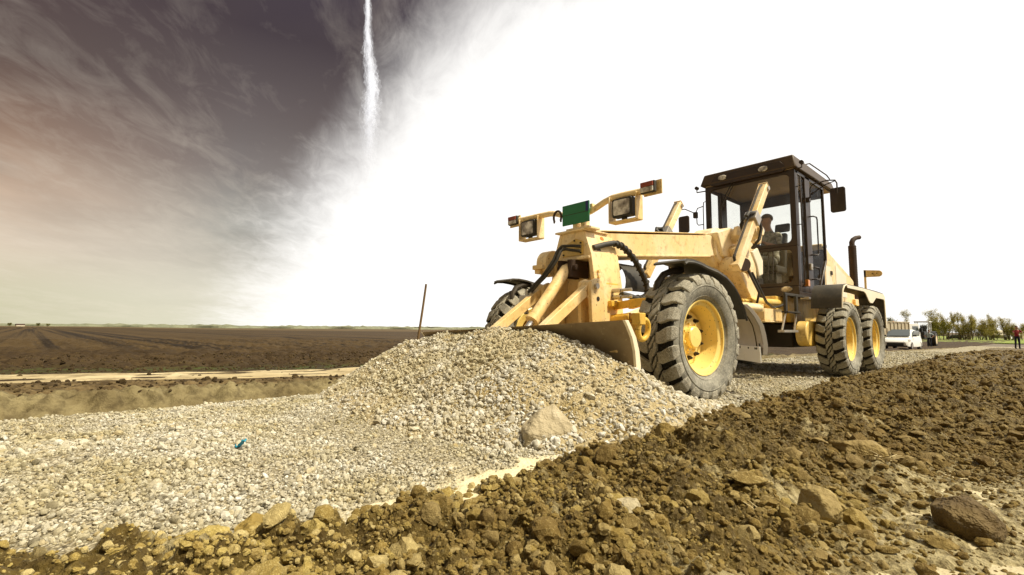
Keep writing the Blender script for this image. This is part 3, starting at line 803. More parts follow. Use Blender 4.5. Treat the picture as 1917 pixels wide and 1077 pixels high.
# --- wheels
TW, TR = .44, .667
def tyre_meshes(seed):
    b = MB(); W = TW / 2
    prof = [(.372, -W+.085), (.395, -W+.055), (.43, -W+.030), (.50, -W+.002), (.56, -W+.004), (.60, -W+.018), (TR-.045, -W+.045), (TR-.036, -W+.12), (TR-.034, 0),
            (TR-.036, W-.12), (TR-.045, W-.045), (.60, W-.018), (.56, W-.004), (.50, W-.002), (.43, W-.030), (.395, W-.055), (.372, W-.085), (.37, W-.10), (.37, -W+.10)]
    b.lathe(prof, 72, closed=True)
    # raised ring line on each sidewall
    for sgn in (1, -1):
        b.lathe([(.520, sgn*(W-.004)), (.523, sgn*(W+.003)), (.528, sgn*(W+.003)), (.531, sgn*(W-.004))], 72, closed=True)
        b.lathe([(.405, sgn*(W-.060)), (.412, sgn*(W-.038)), (.422, sgn*(W-.030)), (.428, sgn*(W-.040))], 72, closed=True)
    carc = b.mesh('tyre')
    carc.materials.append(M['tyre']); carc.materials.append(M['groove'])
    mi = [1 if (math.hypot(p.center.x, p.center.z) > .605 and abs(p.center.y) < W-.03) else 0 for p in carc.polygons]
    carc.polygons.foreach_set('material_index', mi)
    # tread lugs
    rng = random.Random(seed)
    def arc(s):                         # s: distance across from the centre -> (y, r)
        pts = [(0, 0, TR), (.10, .10, TR-.003), (.165, .165, TR-.013), (.205, .203, TR-.034), (.25, .219, TR-.075), (.30, .222, TR-.125)]
        for (s0, y0, r0), (s1, y1, r1) in zip(pts[:-1], pts[1:]):
            if s <= s1:
                k = (s - s0) / (s1 - s0); return y0 + (y1 - y0) * k, r0 + (r1 - r0) * k
        return pts[-1][1:]
    t = MB(); NP = 21; pitch = 2 * PI / NP
    def lug(line, sgn, base):
        """line: (s, theta offset as a share of the pitch, half width as a share of the pitch)"""
        vs = []; n = len(line)
        for s, off, hw in line:
            side = 1 if s >= 0 else -1
            y, r = arc(abs(s)); y *= side
            inner = .040 if abs(s) < .20 else .028
            for k in (-1, 1):
                th = base + (off + hw * k) * pitch; th2 = base + (off + hw * k * 1.12) * pitch
                vs.append((r * math.cos(th), y * sgn, r * math.sin(th)))
                rb = r - inner; yb = y * sgn * (1 if abs(s) < .22 else .90)
                vs.append((rb * math.cos(th2), yb, rb * math.sin(th2)))
        fs = []
        for i in range(n - 1):
            a = i * 4; c = a + 4
            fs += [(a, a+2, c+2, c), (a, c, c+1, a+1), (a+2, a+3, c+3, c+2)]
        fs += [(0, 1, 3, 2), (4*n-4, 4*n-2, 4*n-1, 4*n-3)]
        t.add(vs, fs)
    for i in range(NP):
        a = i * pitch; j = rng.uniform(-.012, .012)
        # shoulder lugs (two sides, half a pitch apart), bent towards the shoulder
        for sgn, ph in ((1, 0), (-1, .5)):
            lug([(.050, .02, .25), (.085, .00, .29), (.125, .10, .32), (.165, .20, .33), (.205, .26, .34), (.25, .29, .32), (.295, .30, .26)], sgn, a + (ph + j) * pitch)
        # S-shaped centre blocks
        lug([(-.050, -.32, .22), (-.03, -.24, .26), (-.012, -.02, .20), (.012, .06, .20), (.03, .28, .26), (.050, .36, .22)], 1, a + .25 * pitch)
        lug([(-.034, -.28, .13), (0, -.02, .12), (.034, .26, .13)], 1, a + .75 * pitch)
    tread = t.mesh('tread'); tread.materials.append(M['tread'])
    return carc, tread
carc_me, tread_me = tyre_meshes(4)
carc_me.polygons.foreach_set('use_smooth', np.ones(len(carc_me.polygons), dtype=bool)); carc_me.set_sharp_from_angle(angle=math.radians(40))

def make_wheel():
    """outer face towards +Y, axle on the Y axis"""
    h = MB()
    h.lathe([(.0, -.05), (.275, -.05), (.275, -.025), (.172, -.02), (.168, .012), (.116, .016), (.112, .058), (.100, .070), (.0, .074)], 40)
    for k in range(8):
        a = 2 * PI * k / 8; h.cyl((.142*math.cos(a), .008, .142*math.sin(a)), (.142*math.cos(a), .034, .142*math.sin(a)), .013, n=6)
    hub = h.build('wheel', M['rim'], G, 0, 35)
    r = MB()
    r.lathe([(.270, -.055), (.292, -.02), (.308, .06), (.320, .09), (.326, .122), (.343, .134), (.362, .136), (.382, .148), (.388, .159), (.383, .166), (.371, .162), (.367, .11), (.362, -.15), (.385, -.17), (.37, -.18), (.27, -.15)], 56, closed=True)
    rim = r.build('rim', M['rim'], hub, 0, 35)
    ty = link_mesh('tyre', carc_me, None, hub); tr = link_mesh('tread', tread_me, None, hub)
    tr.modifiers.new('bevel', 'BEVEL').width = .007; tr.modifiers['bevel'].segments = 2; tr.modifiers['bevel'].limit_method = 'ANGLE'
    nb = MB(); nb.cyl((.212, -.026, 0), (.212, -.012, 0), .025, n=12); nb.cyl((.212, -.014, 0), (.212, .012, 0), .019, n=6); nb.cyl((.212, .010, 0), (.212, .026, 0), .011, n=8)
    n0 = nb.build('wheel_nut', M['dark'], hub)
    for k in range(1, 10):
        c = copy_tree(n0, hub); c.rotation_euler = (0, 2 * PI * k / 10, 0)
    return hub
W0 = make_wheel()
YW = 1.427 - TW / 2                         # centre plane of a wheel
def place(w, x, side, z, steer=0, spin=0.0):
    w.location = (x, side * YW, z); w.rotation_mode = 'XYZ'
    w.rotation_euler = (0, spin, math.radians(steer) + (0 if side > 0 else PI))
XM, XR = -5.3965, -7.2128
place(W0, 0, 1, .725, -4, .3)
for x, side, z, st, sp in ((0, -1, .725, -4, .9), (XM, 1, .667, 0, .5), (XR, 1, .667, 0, 1.7), (XM, -1, .667, 0, 2.2), (XR, -1, .667, 0, .1)):
    place(copy_tree(W0, G), x, side, z, st, sp)

# --- front frame: nose, posts and beam
nose = MB()
for sg in (1, -1):          # two side cheeks, wider towards the foot
    nose.prism([(sg*.15, 1.935), (sg*.195, 1.935), (sg*.29, 1.66), (sg*.34, 1.32), (sg*.36, .80), (sg*.31, .80), (sg*.29, 1.30), (sg*.24, 1.64)], -.05, .462, 'x')
nose.prism([(-.16, 1.94), (.16, 1.94), (.245, 1.64), (-.245, 1.64)], .40, .452, 'x')
nose.prism([(-.238, 1.61), (.238, 1.61), (.30, .82), (-.30, .82)], .18, .25, 'x')
nose.box(.16, .50, -.275, .275, 1.605, 1.637)
nose.box(.05, .52, -.22, .22, 1.94, 1.962)
for sg in (1, -1): nose.box(.30, .46, sg*.31 - .05, sg*.31 + .05, .78, .98)
nose.build('nose_frame', M['paint'], G, .006, 35)
det = MB()
det.prism([(-.14, 1.66), (.17, 1.66), (.17, 1.82), (.06, 1.86), (-.10, 1.80), (-.14, 1.75)], .453, .470, 'x')
plate = det.build('cover_plate', M['paint_fresh'], G, .004)
b = MB()
for y, z in ((-.11, 1.745), (-.12, 1.68), (.145, 1.685), (.145, 1.80), (.05, 1.835)): b.cyl((.468, y, z), (.482, y, z), .012, n=6)
b.build_each('bolt', M['dark'], plate)
b = MB()          # round holes in the cheek and a bolt pair
b.cyl((.30, .2595, 1.70), (.30, .2705, 1.698), .042, n=20); b.build('port_hole', M['dark'], G)
b = MB()
for z in (1.46, 1.40, 1.12): b.cyl((.385, .31, z), (.385, .352, z), .02, n=8)
b.build_each('cheek_bolt', M['paint'], G)

beam = MB()
prof = [(.34, 1.66), (.34, 1.935), (-.6, 2.047), (-1.6, 2.18), (-2.55, 2.31), (-2.82, 2.315), (-3.02, 2.25), (-3.08, 2.15), (-3.05, 2.06), (-2.92, 2.015), (-2.6, 1.965), (-1.6, 1.85), (-.5, 1.725)]
beam.prism(prof, -.20, .20)
beam.build('main_beam', M['paint'], G, .012, 35)
bl = MB()
bl.bar((.30, .204, 1.665), (-2.62, .204, 1.975), .012, .022); bl.bar((.30, -.204, 1.665), (-2.62, -.204, 1.975), .012, .022)
bl.bar((.36, .0, 1.952), (-2.5, 0, 2.318), .43, .012)
bl.build('beam_flange', M['paint'], G, .003)
b = MB(); b.lathe([(0, .2), (.045, .2), (.043, .215), (.03, .222), (0, .224)], 20, Matrix.Translation((.17, 0, 1.86))); b.build('side_marker', M['amber'], G, 0, 40)
# gooseneck behind the beam, swinging down to the rear frame
neck = MB()
neck.prism([(-2.70, 2.36), (-3.15, 2.50), (-3.75, 2.50), (-4.05, 2.38), (-4.16, 2.12), (-4.20, 1.40), (-8.1, 1.32), (-8.1, 1.02), (-4.05, 1.02), (-3.55, 1.10), (-3.25, 1.55), (-3.05, 1.98), (-2.86, 2.0)], -.30, .30)
neck.prism([(-3.02, 1.76), (-3.62, 1.72), (-4.0, 1.10), (-3.78, 1.05)], .30, .47)
neck.prism([(-3.02, 1.76), (-3.62, 1.72), (-4.0, 1.10), (-3.78, 1.05)], -.47, -.30)
neck.build('gooseneck', M['paint'], G, .02, 35)
sad = MB()
MT = Matrix.Translation((-3.02, 0, 2.16))
sad.lathe([(.28, -.235), (.28, .235), (.235, .245), (0, .245)], 36, MT)
sad.lathe([(.335, -.16), (.335, -.10), (.335, .10), (.335, .16), (.28, .18), (.28, -.18)], 36, MT, closed=True)
sad.build('saddle_ring', M['paint'], G, .008, 35)
b = MB(); b.lathe([(.20, .246), (.195, .258), (.05, .262), (0, .262)], 32, MT); b.build('saddle_cover', M['paint_fresh'], G, 0, 35)
for sg in (1, -1):
    s_ = MB()
    s_.cyl((-3.30, sg*.25, 2.36), (-3.30, sg*.70, 2.40), .125, .115, 24); s_.cyl((-3.30, sg*.70, 2.40), (-3.30, sg*.745, 2.403), .085, .085, 20)
    s_.cyl((-3.05, sg*.25, 1.87), (-2.86, sg*.62, 1.82), .13, .12, 24)
    s_.bar((-3.1, sg*.4, 2.42), (-3.52, sg*.62, 2.30), .10, .16)
    s_.prism([(-3.60, 1.90), (-3.20, 2.20), (-3.05, 2.12), (-3.4, 1.72)], sg*.30, sg*.52)
    pv = s_.build('cylinder_pivot', M['paint'], G, .01, 35)
    e = MB(); e.cyl((-2.875, sg*.59, 1.823), (-2.845, sg*.648, 1.816), .098, .098, 24); e.build('pivot_bore', M['iron'], pv, 0, 35)
b = MB(); b.prism([(-2.98, 2.03), (-3.22, 2.12), (-3.42, 1.93), (-3.40, 1.70), (-3.24, 1.66), (-3.16, 1.84)], .66, .70); b.build('guard_plate', M['pale'], G, .02)

# --- blade lift cylinders
for sg in (1, -1):
    c = MB(); p0 = Vector((-2.24, sg*.74, 1.70)); p1 = Vector((-3.43, sg*.75, 3.15)); d = (p1 - p0).normalized()
    c.bar(p0, p1, .13, .135, (0, sg, 0.0))
    c.bar(p1 - d*.01, p1 + d*.012, .15, .15, (0, sg, 0))
    lc = c.build('lift_cylinder', M['paint'], G, .010, 35)
    k = MB(); m = p0 + d * (p1 - p0).length * .57; k.bar(m - d*.085, m + d*.085, .185, .19, (0, sg, 0)); k.build('collar', M['steel'], lc, .008)
    k = MB(); off = Vector((.085, 0, .07))
    k.tube([p0 + d*.15 + off, p0 + d*.9 + off, p1 - d*.12 + off*.95, p1 - d*.05 + off*.7], .016, 8)
    k.tube([p0 + d*.05, p0 + d*.12 + off, p0 + d*.16 + off], .022, 8); k.build('pipe', M['dark'], lc, 0, 40)
    k = MB()
    k.tube([m + off, m + Vector((.16, -.05*sg, .02)), m + Vector((.19, -.10*sg, -.10)), m + Vector((.12, -.1*sg, -.22)), m + Vector((-.02, -.12*sg, -.34)), Vector((-3.1, sg*.45, 2.25))], .022, 8)
    k.tube([m - off, m + Vector((-.18, .02*sg, .04)), m + Vector((-.24, .04*sg, -.12)), m + Vector((-.16, .03*sg, -.30)), Vector((-3.2, sg*.62, 2.12))], .024, 8)
    k.tube([m + Vector((.05, .05*sg, .08)), m + Vector((.22, .04*sg, .06)), m + Vector((.26, .02*sg, .0))], .03, 8)
    k.build('hose', M['black'], lc, 0, 50)
    q = MB(); q.cyl(p1 + Vector((.03, -.09, -.05)), p1 + Vector((.03, .09, -.05)), .035, n=12); q.build('pin', M['steel'], lc)

# --- front axle, steering and valve block
ax = MB()
ax.prism([(-.95, .60), (-.4, .52), (.4, .52), (.95, .60), (.95, .86), (.4, .98), (-.4, .98), (-.95, .86)], -.12, .12, 'x')
for sg in (1, -1):
    ax.cyl((0, sg*.85, .742), (0, sg*1.14, .742), .17, .20, 24); ax.box(-.10, .10, sg*.86 - .07, sg*.86 + .07, .50, 1.05)
ax.build('front_axle', M['paint_fresh'], G, .012, 35)
b = MB(); b.bar((.10, .05, 1.04), (.10, .62, 1.10), .06, .085); b.prism([(.56, 1.03), (.80, 1.08), (.82, 1.15), (.56, 1.14)], .06, .15, 'x'); b.bar((.10, -.05, 1.04), (.10, -.75, 1.10), .06, .085)
b.build('lean_bar', M['paint_fresh'], G, .006)
b = MB(); b.cyl((.16, .20, .90), (.16, .60, .935), .055, n=16); b.cyl((.16, .60, .935), (.16, .95, .965), .025, n=12); b.cyl((.16, -.2, .90), (.16, -.6, .935), .055, n=16); b.box(.12, .2, -.22, .22, .86, .94)
b.build('lean_cylinder', M['paint_fresh'], G, .004, 35)
b = MB(); b.box(.02, .26, .14, .34, 1.14, 1.34); b.box(.05, .24, .16, .40, 1.06, 1.13); b.box(-.05, .06, .05, .20, 1.20, 1.50)
b.tube([(-.10, .02, 1.30), (-.10, .03, 1.45), (-.10, .07, 1.52), (-.10, .13, 1.52), (-.10, .17, 1.42), (-.10, .17, 1.30)], .028, 8)
vb = b.build('valve_block', M['paint_fresh'], G, .008, 35)
b = MB()
for y, z in ((.36, 1.25), (.36, 1.17)):
    b.cyl((.14, .30, z), (.14, y + .10, z), .026, n=8); b.cyl((.14, y + .10, z), (.10, y + .22, z + .006), .018, n=8)
b.cyl((.22, .22, 1.32), (.30, .22, 1.32), .028, n=8); b.cyl((.2, .28, 1.06), (.2, .28, 1.2), .02, n=8)
b.build('fittings', M['steel'], vb, 0, 40)
b = MB()
b.tube([(.18, .28, 1.10), (.2, .30, 1.0), (.15, .26, .92), (.05, .2, .86)], .022, 8); b.tube([(.14, .20, 1.10), (.16, .16, 1.02), (.2, .25, .94), (.18, .40, .90)], .020, 8); b.tube([(.1, .1, 1.08), (.16, .1, .98), (.2, .2, .9)], .02, 8)
b.build('hose', M['black'], vb, 0, 50)
# the thick spiral-wrapped hose pair looping from the beam to the valve block
hp = [(.40, .27, 1.735), (.22, .29, 1.79), (.05, .30, 1.83), (-.12, .30, 1.81), (-.27, .31, 1.73), (-.40, .32, 1.62), (-.50, .33, 1.50), (-.57, .34, 1.39), (-.585, .35, 1.29), (-.53, .36, 1.215), (-.42, .37, 1.18), (-.28, .38, 1.18), (-.15, .38, 1.20), (.02, .38, 1.215)]
b = MB(); b.tube(hp, .033, 12); hs = b.build('hose', M['black'], G, 0, 60)
def resample(path, n):
    P = [Vector(p) for p in path]; L = [0]
    for a, c in zip(P[:-1], P[1:]): L.append(L[-1] + (c - a).length)
    out = []
    for i in range(n):
        s = L[-1] * i / (n - 1); k = max(j for j in range(len(L)) if L[j] <= s + 1e-9); k = min(k, len(P) - 2)
        out.append(P[k].lerp(P[k+1], (s - L[k]) / max(L[k+1] - L[k], 1e-6)))
    return out
core = resample(hp[2:12], 160)
b = MB(); fr = b.frames(core)
b.tube([p + (a*math.cos(i*.62) + c*math.sin(i*.62)) * .036 for i, (p, a, c) in enumerate(fr)], .0125, 6); b.build('spiral_wrap', M['dark'], hs, 0, 60)
# thin hose pair on the nose front down to the dozer cylinder
b = MB()
for o in (0, .055):
    b.tube([(.49, .16 - o*.2, 1.755 - o), (.55, .06, 1.765 - o*.9), (.60, -.03 + o*.5, 1.765 - o*.6), (.64, -.075 + o, 1.70), (.68, -.09 + o, 1.60), (.72, -.14 + o, 1.50), (.75, -.22 + o, 1.40), (.76, -.33 + o, 1.32), (.76, -.43 + o, 1.24)], .018, 10)
b.build('hose', M['black'], G, 0, 60)
b = MB(); b.box(.70, .82, -.53, -.36, 1.10, 1.20); b.cyl((.76, -.45, 1.17), (.76, -.45, 1.27), .03, n=8); b.cyl((.8, -.44, 1.08), (.82, -.40, .98), .03, n=8)
b.build('hose_coupling', M['steel'], G, .006)
# round yellow housing with a small tray on the right of the nose
b = MB(); b.lathe([(0, -.42), (.16, -.42), (.16, -.26), (0, -.26)], 28, Matrix.Translation((.46, -.02, 1.60))); b.box(.45, .66, -.47, -.30, 1.52, 1.575); b.box(.55, .64, -.45, -.36, 1.47, 1.52)
b.build('front_housing', M['paint'], G, .008, 35)
# dark curved guard behind the nose
arcp = [(-.02 + .265*math.cos(a), 1.40 + .265*math.sin(a)) for a in np.linspace(PI*.98, -.45, 18)]
bb = MB(); bb.strip(arcp, -.72, -.28, .012); bb.v = [(y_, x_, z_) for x_, y_, z_ in bb.v]; bb.build('axle_guard', M['black'], G, 0, 40)

# --- dozer linkage in front: posts, push arms, cylinder
for sg in (1, -1):
    p = MB()
    for o in (-.075, .075):
        p.prism([(.44, .82), (.66, .82), (.68, 1.24), (.66, 1.32), (.58, 1.355), (.50, 1.34), (.44, 1.26)], sg*.36 + o - .022, sg*.36 + o + .022)
    p.box(.44, .48, sg*.36 - .08, sg*.36 + .08, .82, 1.26)
    po = p.build('link_post', M['paint'], G, .006, 35)
    q = MB(); q.cyl((.60, sg*.36 - .13, 1.265), (.60, sg*.36 + .13, 1.265), .03, n=14); q.cyl((.6, sg*.36 - .105, 1.265), (.6, sg*.36 - .1, 1.265), .045, n=14); q.build('pin', M['steel'], po, 0, 35)
    q = MB(); q.cyl((.56, sg*.36 + .098*1, 1.13), (.56, sg*.36 + .1005, 1.13), .026, n=16); q.build('post_hole', M['dark'], po)
    a = MB(); a.bar((.60, sg*.36, 1.265), (1.36, sg*.36, .76), .085, .105); a.cyl((.6, sg*.36 - .05, 1.265), (.6, sg*.36 + .05, 1.265), .072, n=20)
    a.build('push_arm', M['paint'], G, .006, 35)
cy = MB(); cy.cyl((.56, 0, 1.50), (1.10, 0, .90), .066, .066, 28); cy.cyl((1.08, 0, .925), (1.12, 0, .88), .078, .078, 28); cy.cyl((.57, 0, 1.49), (.53, 0, 1.53), .06, .045, 24)
c_ = cy.build('dozer_cylinder', M['paint'], G, .004, 35)
b = MB(); b.cyl((1.10, 0, .90), (1.34, 0, .63), .04, n=16); b.build('piston_rod', M['chrome'], c_, 0, 35)
b = MB(); b.box(.27, .60, -.10, -.05, 1.40, 1.60); b.box(.27, .60, .05, .10, 1.40, 1.60); b.cyl((.54, -.14, 1.51), (.54, .14, 1.51), .035, n=14); b.build('cylinder_bracket', M['iron'], G, .006)

# --- front dozer blade
def blade(name, p_near, p_far, prof, th, ztop, mat, n=24):
    """prof: (forward offset, height) from foot to top; forward is across the blade line"""
    a = Vector((*p_near, 0)); c = Vector((*p_far, 0)); d = (c - a).normalized(); f = Vector((-d.y, d.x, 0))
    if f.x < 0: f = -f
    m = MB(); k = len(prof); vs = []
    for i in range(n + 1):
        t = i / n; p = a.lerp(c, t); dz = ztop * (t)
        for o in (0, -th):
            vs += [tuple(p + f * (q[0] + o) + Vector((0, 0, q[1] + dz))) for q in prof]
    fs = []
    for i in range(n):
        A = i * 2 * k; B = A + 2 * k
        for j in range(k - 1):
            fs += [(A+j, B+j, B+j+1, A+j+1), (A+k+j, A+k+j+1, B+k+j+1, B+k+j)]
        fs += [(A, A+k, B+k, B), (A+k-1, B+k-1, B+2*k-1, A+2*k-1)]
    for A in (0, n * 2 * k):
        for j in range(k - 1): fs.append((A+j, A+j+1, A+k+j+1, A+k+j))
    m.add(vs, fs)
    return m, a, c, f
prof = [(-.03, .03), (-.075, .12), (-.125, .25), (-.155, .38), (-.165, .50), (-.150, .62), (-.11, .73), (-.05, .815), (.0, .873)]
m, a, c, f = blade('dozer_blade', (1.456, 1.40), (1.629, -1.40), prof, .03, -.122, None)
bl = m.build('dozer_blade', M['blade'], G, 0, 50)
e = MB()
for p, z in ((a, 0), (c, -.122)):
    q = [p + f*(o - .0) + Vector((0, 0, h + z)) for o, h in prof] + [p + f*(o - .05 - .05 * (1 - h)) + Vector((0, 0, h + z)) for o, h in prof[::-1]]
    n = len(q); dv = (c - a).normalized() * (.025 if p is c else -.025)
    e.add([tuple(v) for v in q] + [tuple(v + dv) for v in q], [tuple(range(n)), tuple(range(n, 2*n))[::-1]] + [(i, (i+1) % n, n + (i+1) % n, n + i) for i in range(n)])
e.build_each('end_plate', M['pale'], bl, .003)
r = MB(); fr = a + f * -.14
r.box(1.22, 1.32, -1.25, 1.25, .60, .70); r.box(1.16, 1.30, -1.1, 1.1, .25, .35)
for y in (-.36, .36, 0): r.box(1.18, 1.40, y - .06, y + .06, .25, .74)
r.build('blade_backing', M['paint'], G, .008)
r = MB()
ring = [(1.12 + .075 * math.cos(t), 1.375 + .01 * math.sin(t), .80 + .085 * math.sin(t)) for t in np.linspace(0, 2 * PI, 25)]
r.tube(ring, .026, 8, cap=False); r.box(1.13, 1.22, 1.33, 1.41, .84, .94); r.build('tow_eye', M['paint_fresh'], G, .006, 40)

# --- middle mouldboard with its circle
prof = [(.00, .50), (-.01, .62), (.005, .74), (.03, .86), (.085, .97), (.15, 1.06), (.22, 1.13)]
m, a, c, f = blade('moldboard', (-1.60, 1.31), (-3.60, -.66), prof, .025, 0, None, 8)
mo = m.build('moldboard', M['mold'], G, 0, 50)
e = MB(); d = (c - a).normalized()
def eb(z0, z1, o0, o1, t0, t1):
    L = (c - a).length; vs = []
    for t in (t0, t1):
        for o, z in ((o0, z0), (o1, z0), (o1 + .01, z1), (o0 + .01, z1)): vs.append(tuple(a + d*L*t + f*o + Vector((0, 0, z))))
    e.add(vs, [(0,1,2,3), (4,7,6,5), (0,4,5,1), (1,5,6,2), (2,6,7,3), (3,7,4,0)])
eb(.40, .60, .012, .03, -.005, 1.0); e.build('cutting_edge', M['edge'], mo, .002)
e = MB(); eb(.60, .64, .012, .03, 0, .001)
for t in (.02, .035, .105, .2, .3, .4, .5): 
    p = a + d * (c - a).length * t + f * .03 + Vector((0, 0, .575)); e.cyl(p, p + f * .014, .014, n=8)
e.build_each('edge_bolt', M['dark'], mo)
e = MB(); q = [a + f*o + Vector((0, 0, h)) for o, h in prof] + [a + f*(o - .055) + Vector((0, 0, h)) for o, h in prof[::-1]]; n = len(q); dv = d * -.022
e.add([tuple(v) for v in q] + [tuple(v + dv) for v in q], [tuple(range(n)), tuple(range(n, 2*n))[::-1]] + [(i, (i+1) % n, n + (i+1) % n, n + i) for i in range(n)])
e.build('end_plate', M['steel'], mo, .002)
e = MB(); q = [a + d*.16 + f*(o + .004) + Vector((0, 0, h)) for o, h in prof]
e.tube(q, .006, 6); e.build('wear_seam', M['dark'], mo)
ci = MB(); ci.tube([(-2.55 + .62 * math.cos(t), .28 + .62 * math.sin(t), 1.13) for t in np.linspace(0, 2 * PI, 49)], .055, 8, cap=False)
ci.build('blade_circle', M['paint'], G, 0, 50)
dr = MB(); dr.bar((-.1, 0, .80), (-2.0, .55, 1.20), .14, .14); dr.bar((-.1, 0, .80), (-2.0, -.25, 1.20), .14, .14); dr.bar((-2.6, .3, 1.14), (-2.55, .3, .7), .2, .5)
dr.bar((-2.0, .75, 1.15), (-3.1, .75, 1.15), .10, .12)
dr.build('drawbar', M['paint'], G, .008)
b = MB(); b.cyl((-3.30, .50, 1.28), (-4.60, .50, 1.30), .062, n=20); b.cyl((-3.0, .5, 1.275), (-3.30, .5, 1.28), .03, n=14); b.build('sideshift_cylinder', M['paint_fresh'], G, .004, 35)
b = MB(); b.tube([(-3.15, .62, 1.72), (-3.35, .66, 1.45), (-3.7, .62, 1.27), (-4.0, .60, 1.20), (-4.3, .60, 1.22), (-4.7, .58, 1.30)], .022, 8); b.tube([(-3.0, .60, 1.80), (-3.2, .70, 1.40), (-3.25, .62, 1.15), (-3.3, .5, 1.28)], .02, 8)
b.build('hose', M['black'], G, 0, 50)

# --- front fenders
fp = [(.47, 1.440), (.42, 1.462), (.30, 1.468), (.16, 1.458), (.02, 1.435), (-.20, 1.412), (-.40, 1.365), (-.58, 1.285), (-.72, 1.175), (-.83, 1.05), (-.90, .925)]
fe = MB(); fe.strip(fp, 1.09, 1.425, .020)
edge = [(x, 1.425, z - .012) for x, z in fp]; fe.tube(edge, .014, 6)
F0 = fe.build('front_fender', M['fender'], G, 0, 40)
br = MB(); br.tube([(.05, 1.16, 1.42), (.20, 1.14, 1.41), (.34, 1.12, 1.36), (.42, 1.10, 1.27), (.44, 1.08, 1.15), (.40, 1.0, .95)], .034, 8); br.bar((.06, 1.12, 1.43), (.05, .9, .95), .05, .08); br.build('fender_bracket', M['dark'], F0, 0, 40)
F1 = copy_tree(F0, G); F1.scale = (1, -1, 1)

# --- light bar
lb = MB()
lb.tube([(.43, .952, 2.245), (.43, .70, 2.254), (.43, .57, 2.252), (.43, .46, 2.228), (.43, .36, 2.19), (.43, .26, 2.158), (.43, .10, 2.145), (.43, -.06, 2.155), (.43, -.17, 2.187), (.43, -.28, 2.225), (.43, -.38, 2.245), (.43, -.58, 2.25), (.43, -.955, 2.256)], .036, 14)
for y in (.05, .17): lb.box(.37, .47, y - .03, y + .03, 1.96, 2.15)
lb.box(.28, .50, -.06, .28, 1.958, 1.985)
lb.box(.40, .46, .27, .31, 2.19, 2.24)
LB = lb.build('light_bar', M['paint'], G, .006, 35)
nb = MB(); nb.box(.490, .502, -.114, .29, 2.028, 2.148); nb.box(.490, .502, -.114, .29, 2.152, 2.272); nb.box(.482, .490, -.113, .289, 2.03, 2.27)
NB = nb.build('sign_board', M['green'], G, .002)
q = MB(); q.box(.5023, .5035, .243, .287, 2.156, 2.270); q.build('blue_band', M['blueboard'], NB)
q = MB(); q.box(.5023, .5033, -.112, .288, 2.147, 2.153); q.build('board_seam', M['dark'], NB)
for sg in (1, -1):
    y = sg * .73
    k = MB(); k.box(.36, .49, y - .178, y - .165, 1.965, 2.25); k.box(.36, .49, y + .165, y + .178, 1.965, 2.25); k.box(.36, .49, y - .178, y + .178, 1.955, 1.972)
    k.build('lamp_bracket', M['paint'], LB, .006)
    k = MB(); k.prism([(y-.115, 2.005), (y+.115, 2.005), (y+.125, 2.02), (y+.125, 2.195), (y+.115, 2.21), (y-.115, 2.21), (y-.125, 2.195), (y-.125, 2.02)], .40, .495, 'x')
    k.prism([(y-.09, 2.04), (y+.09, 2.04), (y+.09, 2.19), (y-.09, 2.19)], .34, .40, 'x'); k.cyl((.44, y, 1.965), (.44, y, 2.01), .03, n=10)
    H = k.build('headlight', M['black'], G, .008)
    k = MB(); k.prism([(y-.09, 2.025), (y+.09, 2.025), (y+.102, 2.037), (y+.102, 2.178), (y+.09, 2.19), (y-.09, 2.19), (y-.102, 2.178), (y-.102, 2.037)], .494, .502, 'x'); k.box(.5015, .504, y - .098, y + .098, 2.105, 2.110)
    k.build('lens', M['lens'], H, .004)
    yi = sg * 1.06
    k = MB(); k.box(.40, .415, yi - .105, yi + .105, 2.185, 2.335); k.box(.415, .445, sg*.985 - .03, sg*.985 + .03, 2.20, 2.30); k.build('indicator_bracket', M['paint'], LB, .003)
    yj = sg * 1.04
    k = MB(); k.box(.44, .485, yj - .085, yj + .085, 2.200, 2.320); IL = k.build('indicator_lamp', M['black'], G, .01)
    k = MB(); k.box(.484, .505, yj - .072, yj + .072, 2.262, 2.312); k.build('amber_lens', M['redlens'], IL, .006)
    k = MB(); k.box(.484, .504, yj - .072, yj + .072, 2.208, 2.260); k.build('clear_lens', M['lens'], IL, .006)

# --- rear frame, tandem cases, tank, steps
rf = MB()
rf.box(-8.4, -4.4, .32, .52, .95, 1.42); rf.box(-8.4, -4.4, -.52, -.32, .95, 1.42); rf.box(-8.55, -8.1, -.9, .9, .85, 1.4)
rf.prism([(-4.85, .96), (-5.5, .95), (-6.2, 1.05), (-6.2, 1.46), (-5.4, 1.45), (-4.7, 1.44)], .53, .60)
rf.build('rear_frame', M['paint_fresh'], G, .01)
for sg in (1, -1):
    t = MB(); pts = []
    for k in range(13): a_ = PI/2 - PI*k/12; pts.append((-4.66 + .22*math.cos(a_), .755 + .22*math.sin(a_)))
    for k in range(13): a_ = -PI/2 - PI*k/12; pts.append((-7.95 + .22*math.cos(a_), .755 + .22*math.sin(a_)))
    t.prism(pts, sg*.79, sg*.965);  t.cyl((XM, sg*.9, .667), (XM, sg*1.22, .667), .16, n=24); t.cyl((XR, sg*.9, .667), (XR, sg*1.22, .667), .16, n=24); t.cyl((-6.3, sg*.4, .75), (-6.3, sg*.68, .75), .25, n=28)
    t.build('tandem_case', M['paint_fresh'], G, .02, 35)
t = MB(); t.box(-4.15, -3.38, .48, .70, .965, 1.16); t.box(-4.17, -3.36, .47, .712, .94, .962); t.build('side_box', M['paint'], G, .008)
t = MB(); t.prism([(-4.85, 1.395), (-5.05, 1.395), (-5.1, 1.47), (-4.8, 1.47)], .0, .6); t.box(-5.0, -4.62, -.45, .45, 1.36, 1.45); t.build('cab_mount', M['dark'], G, .01)
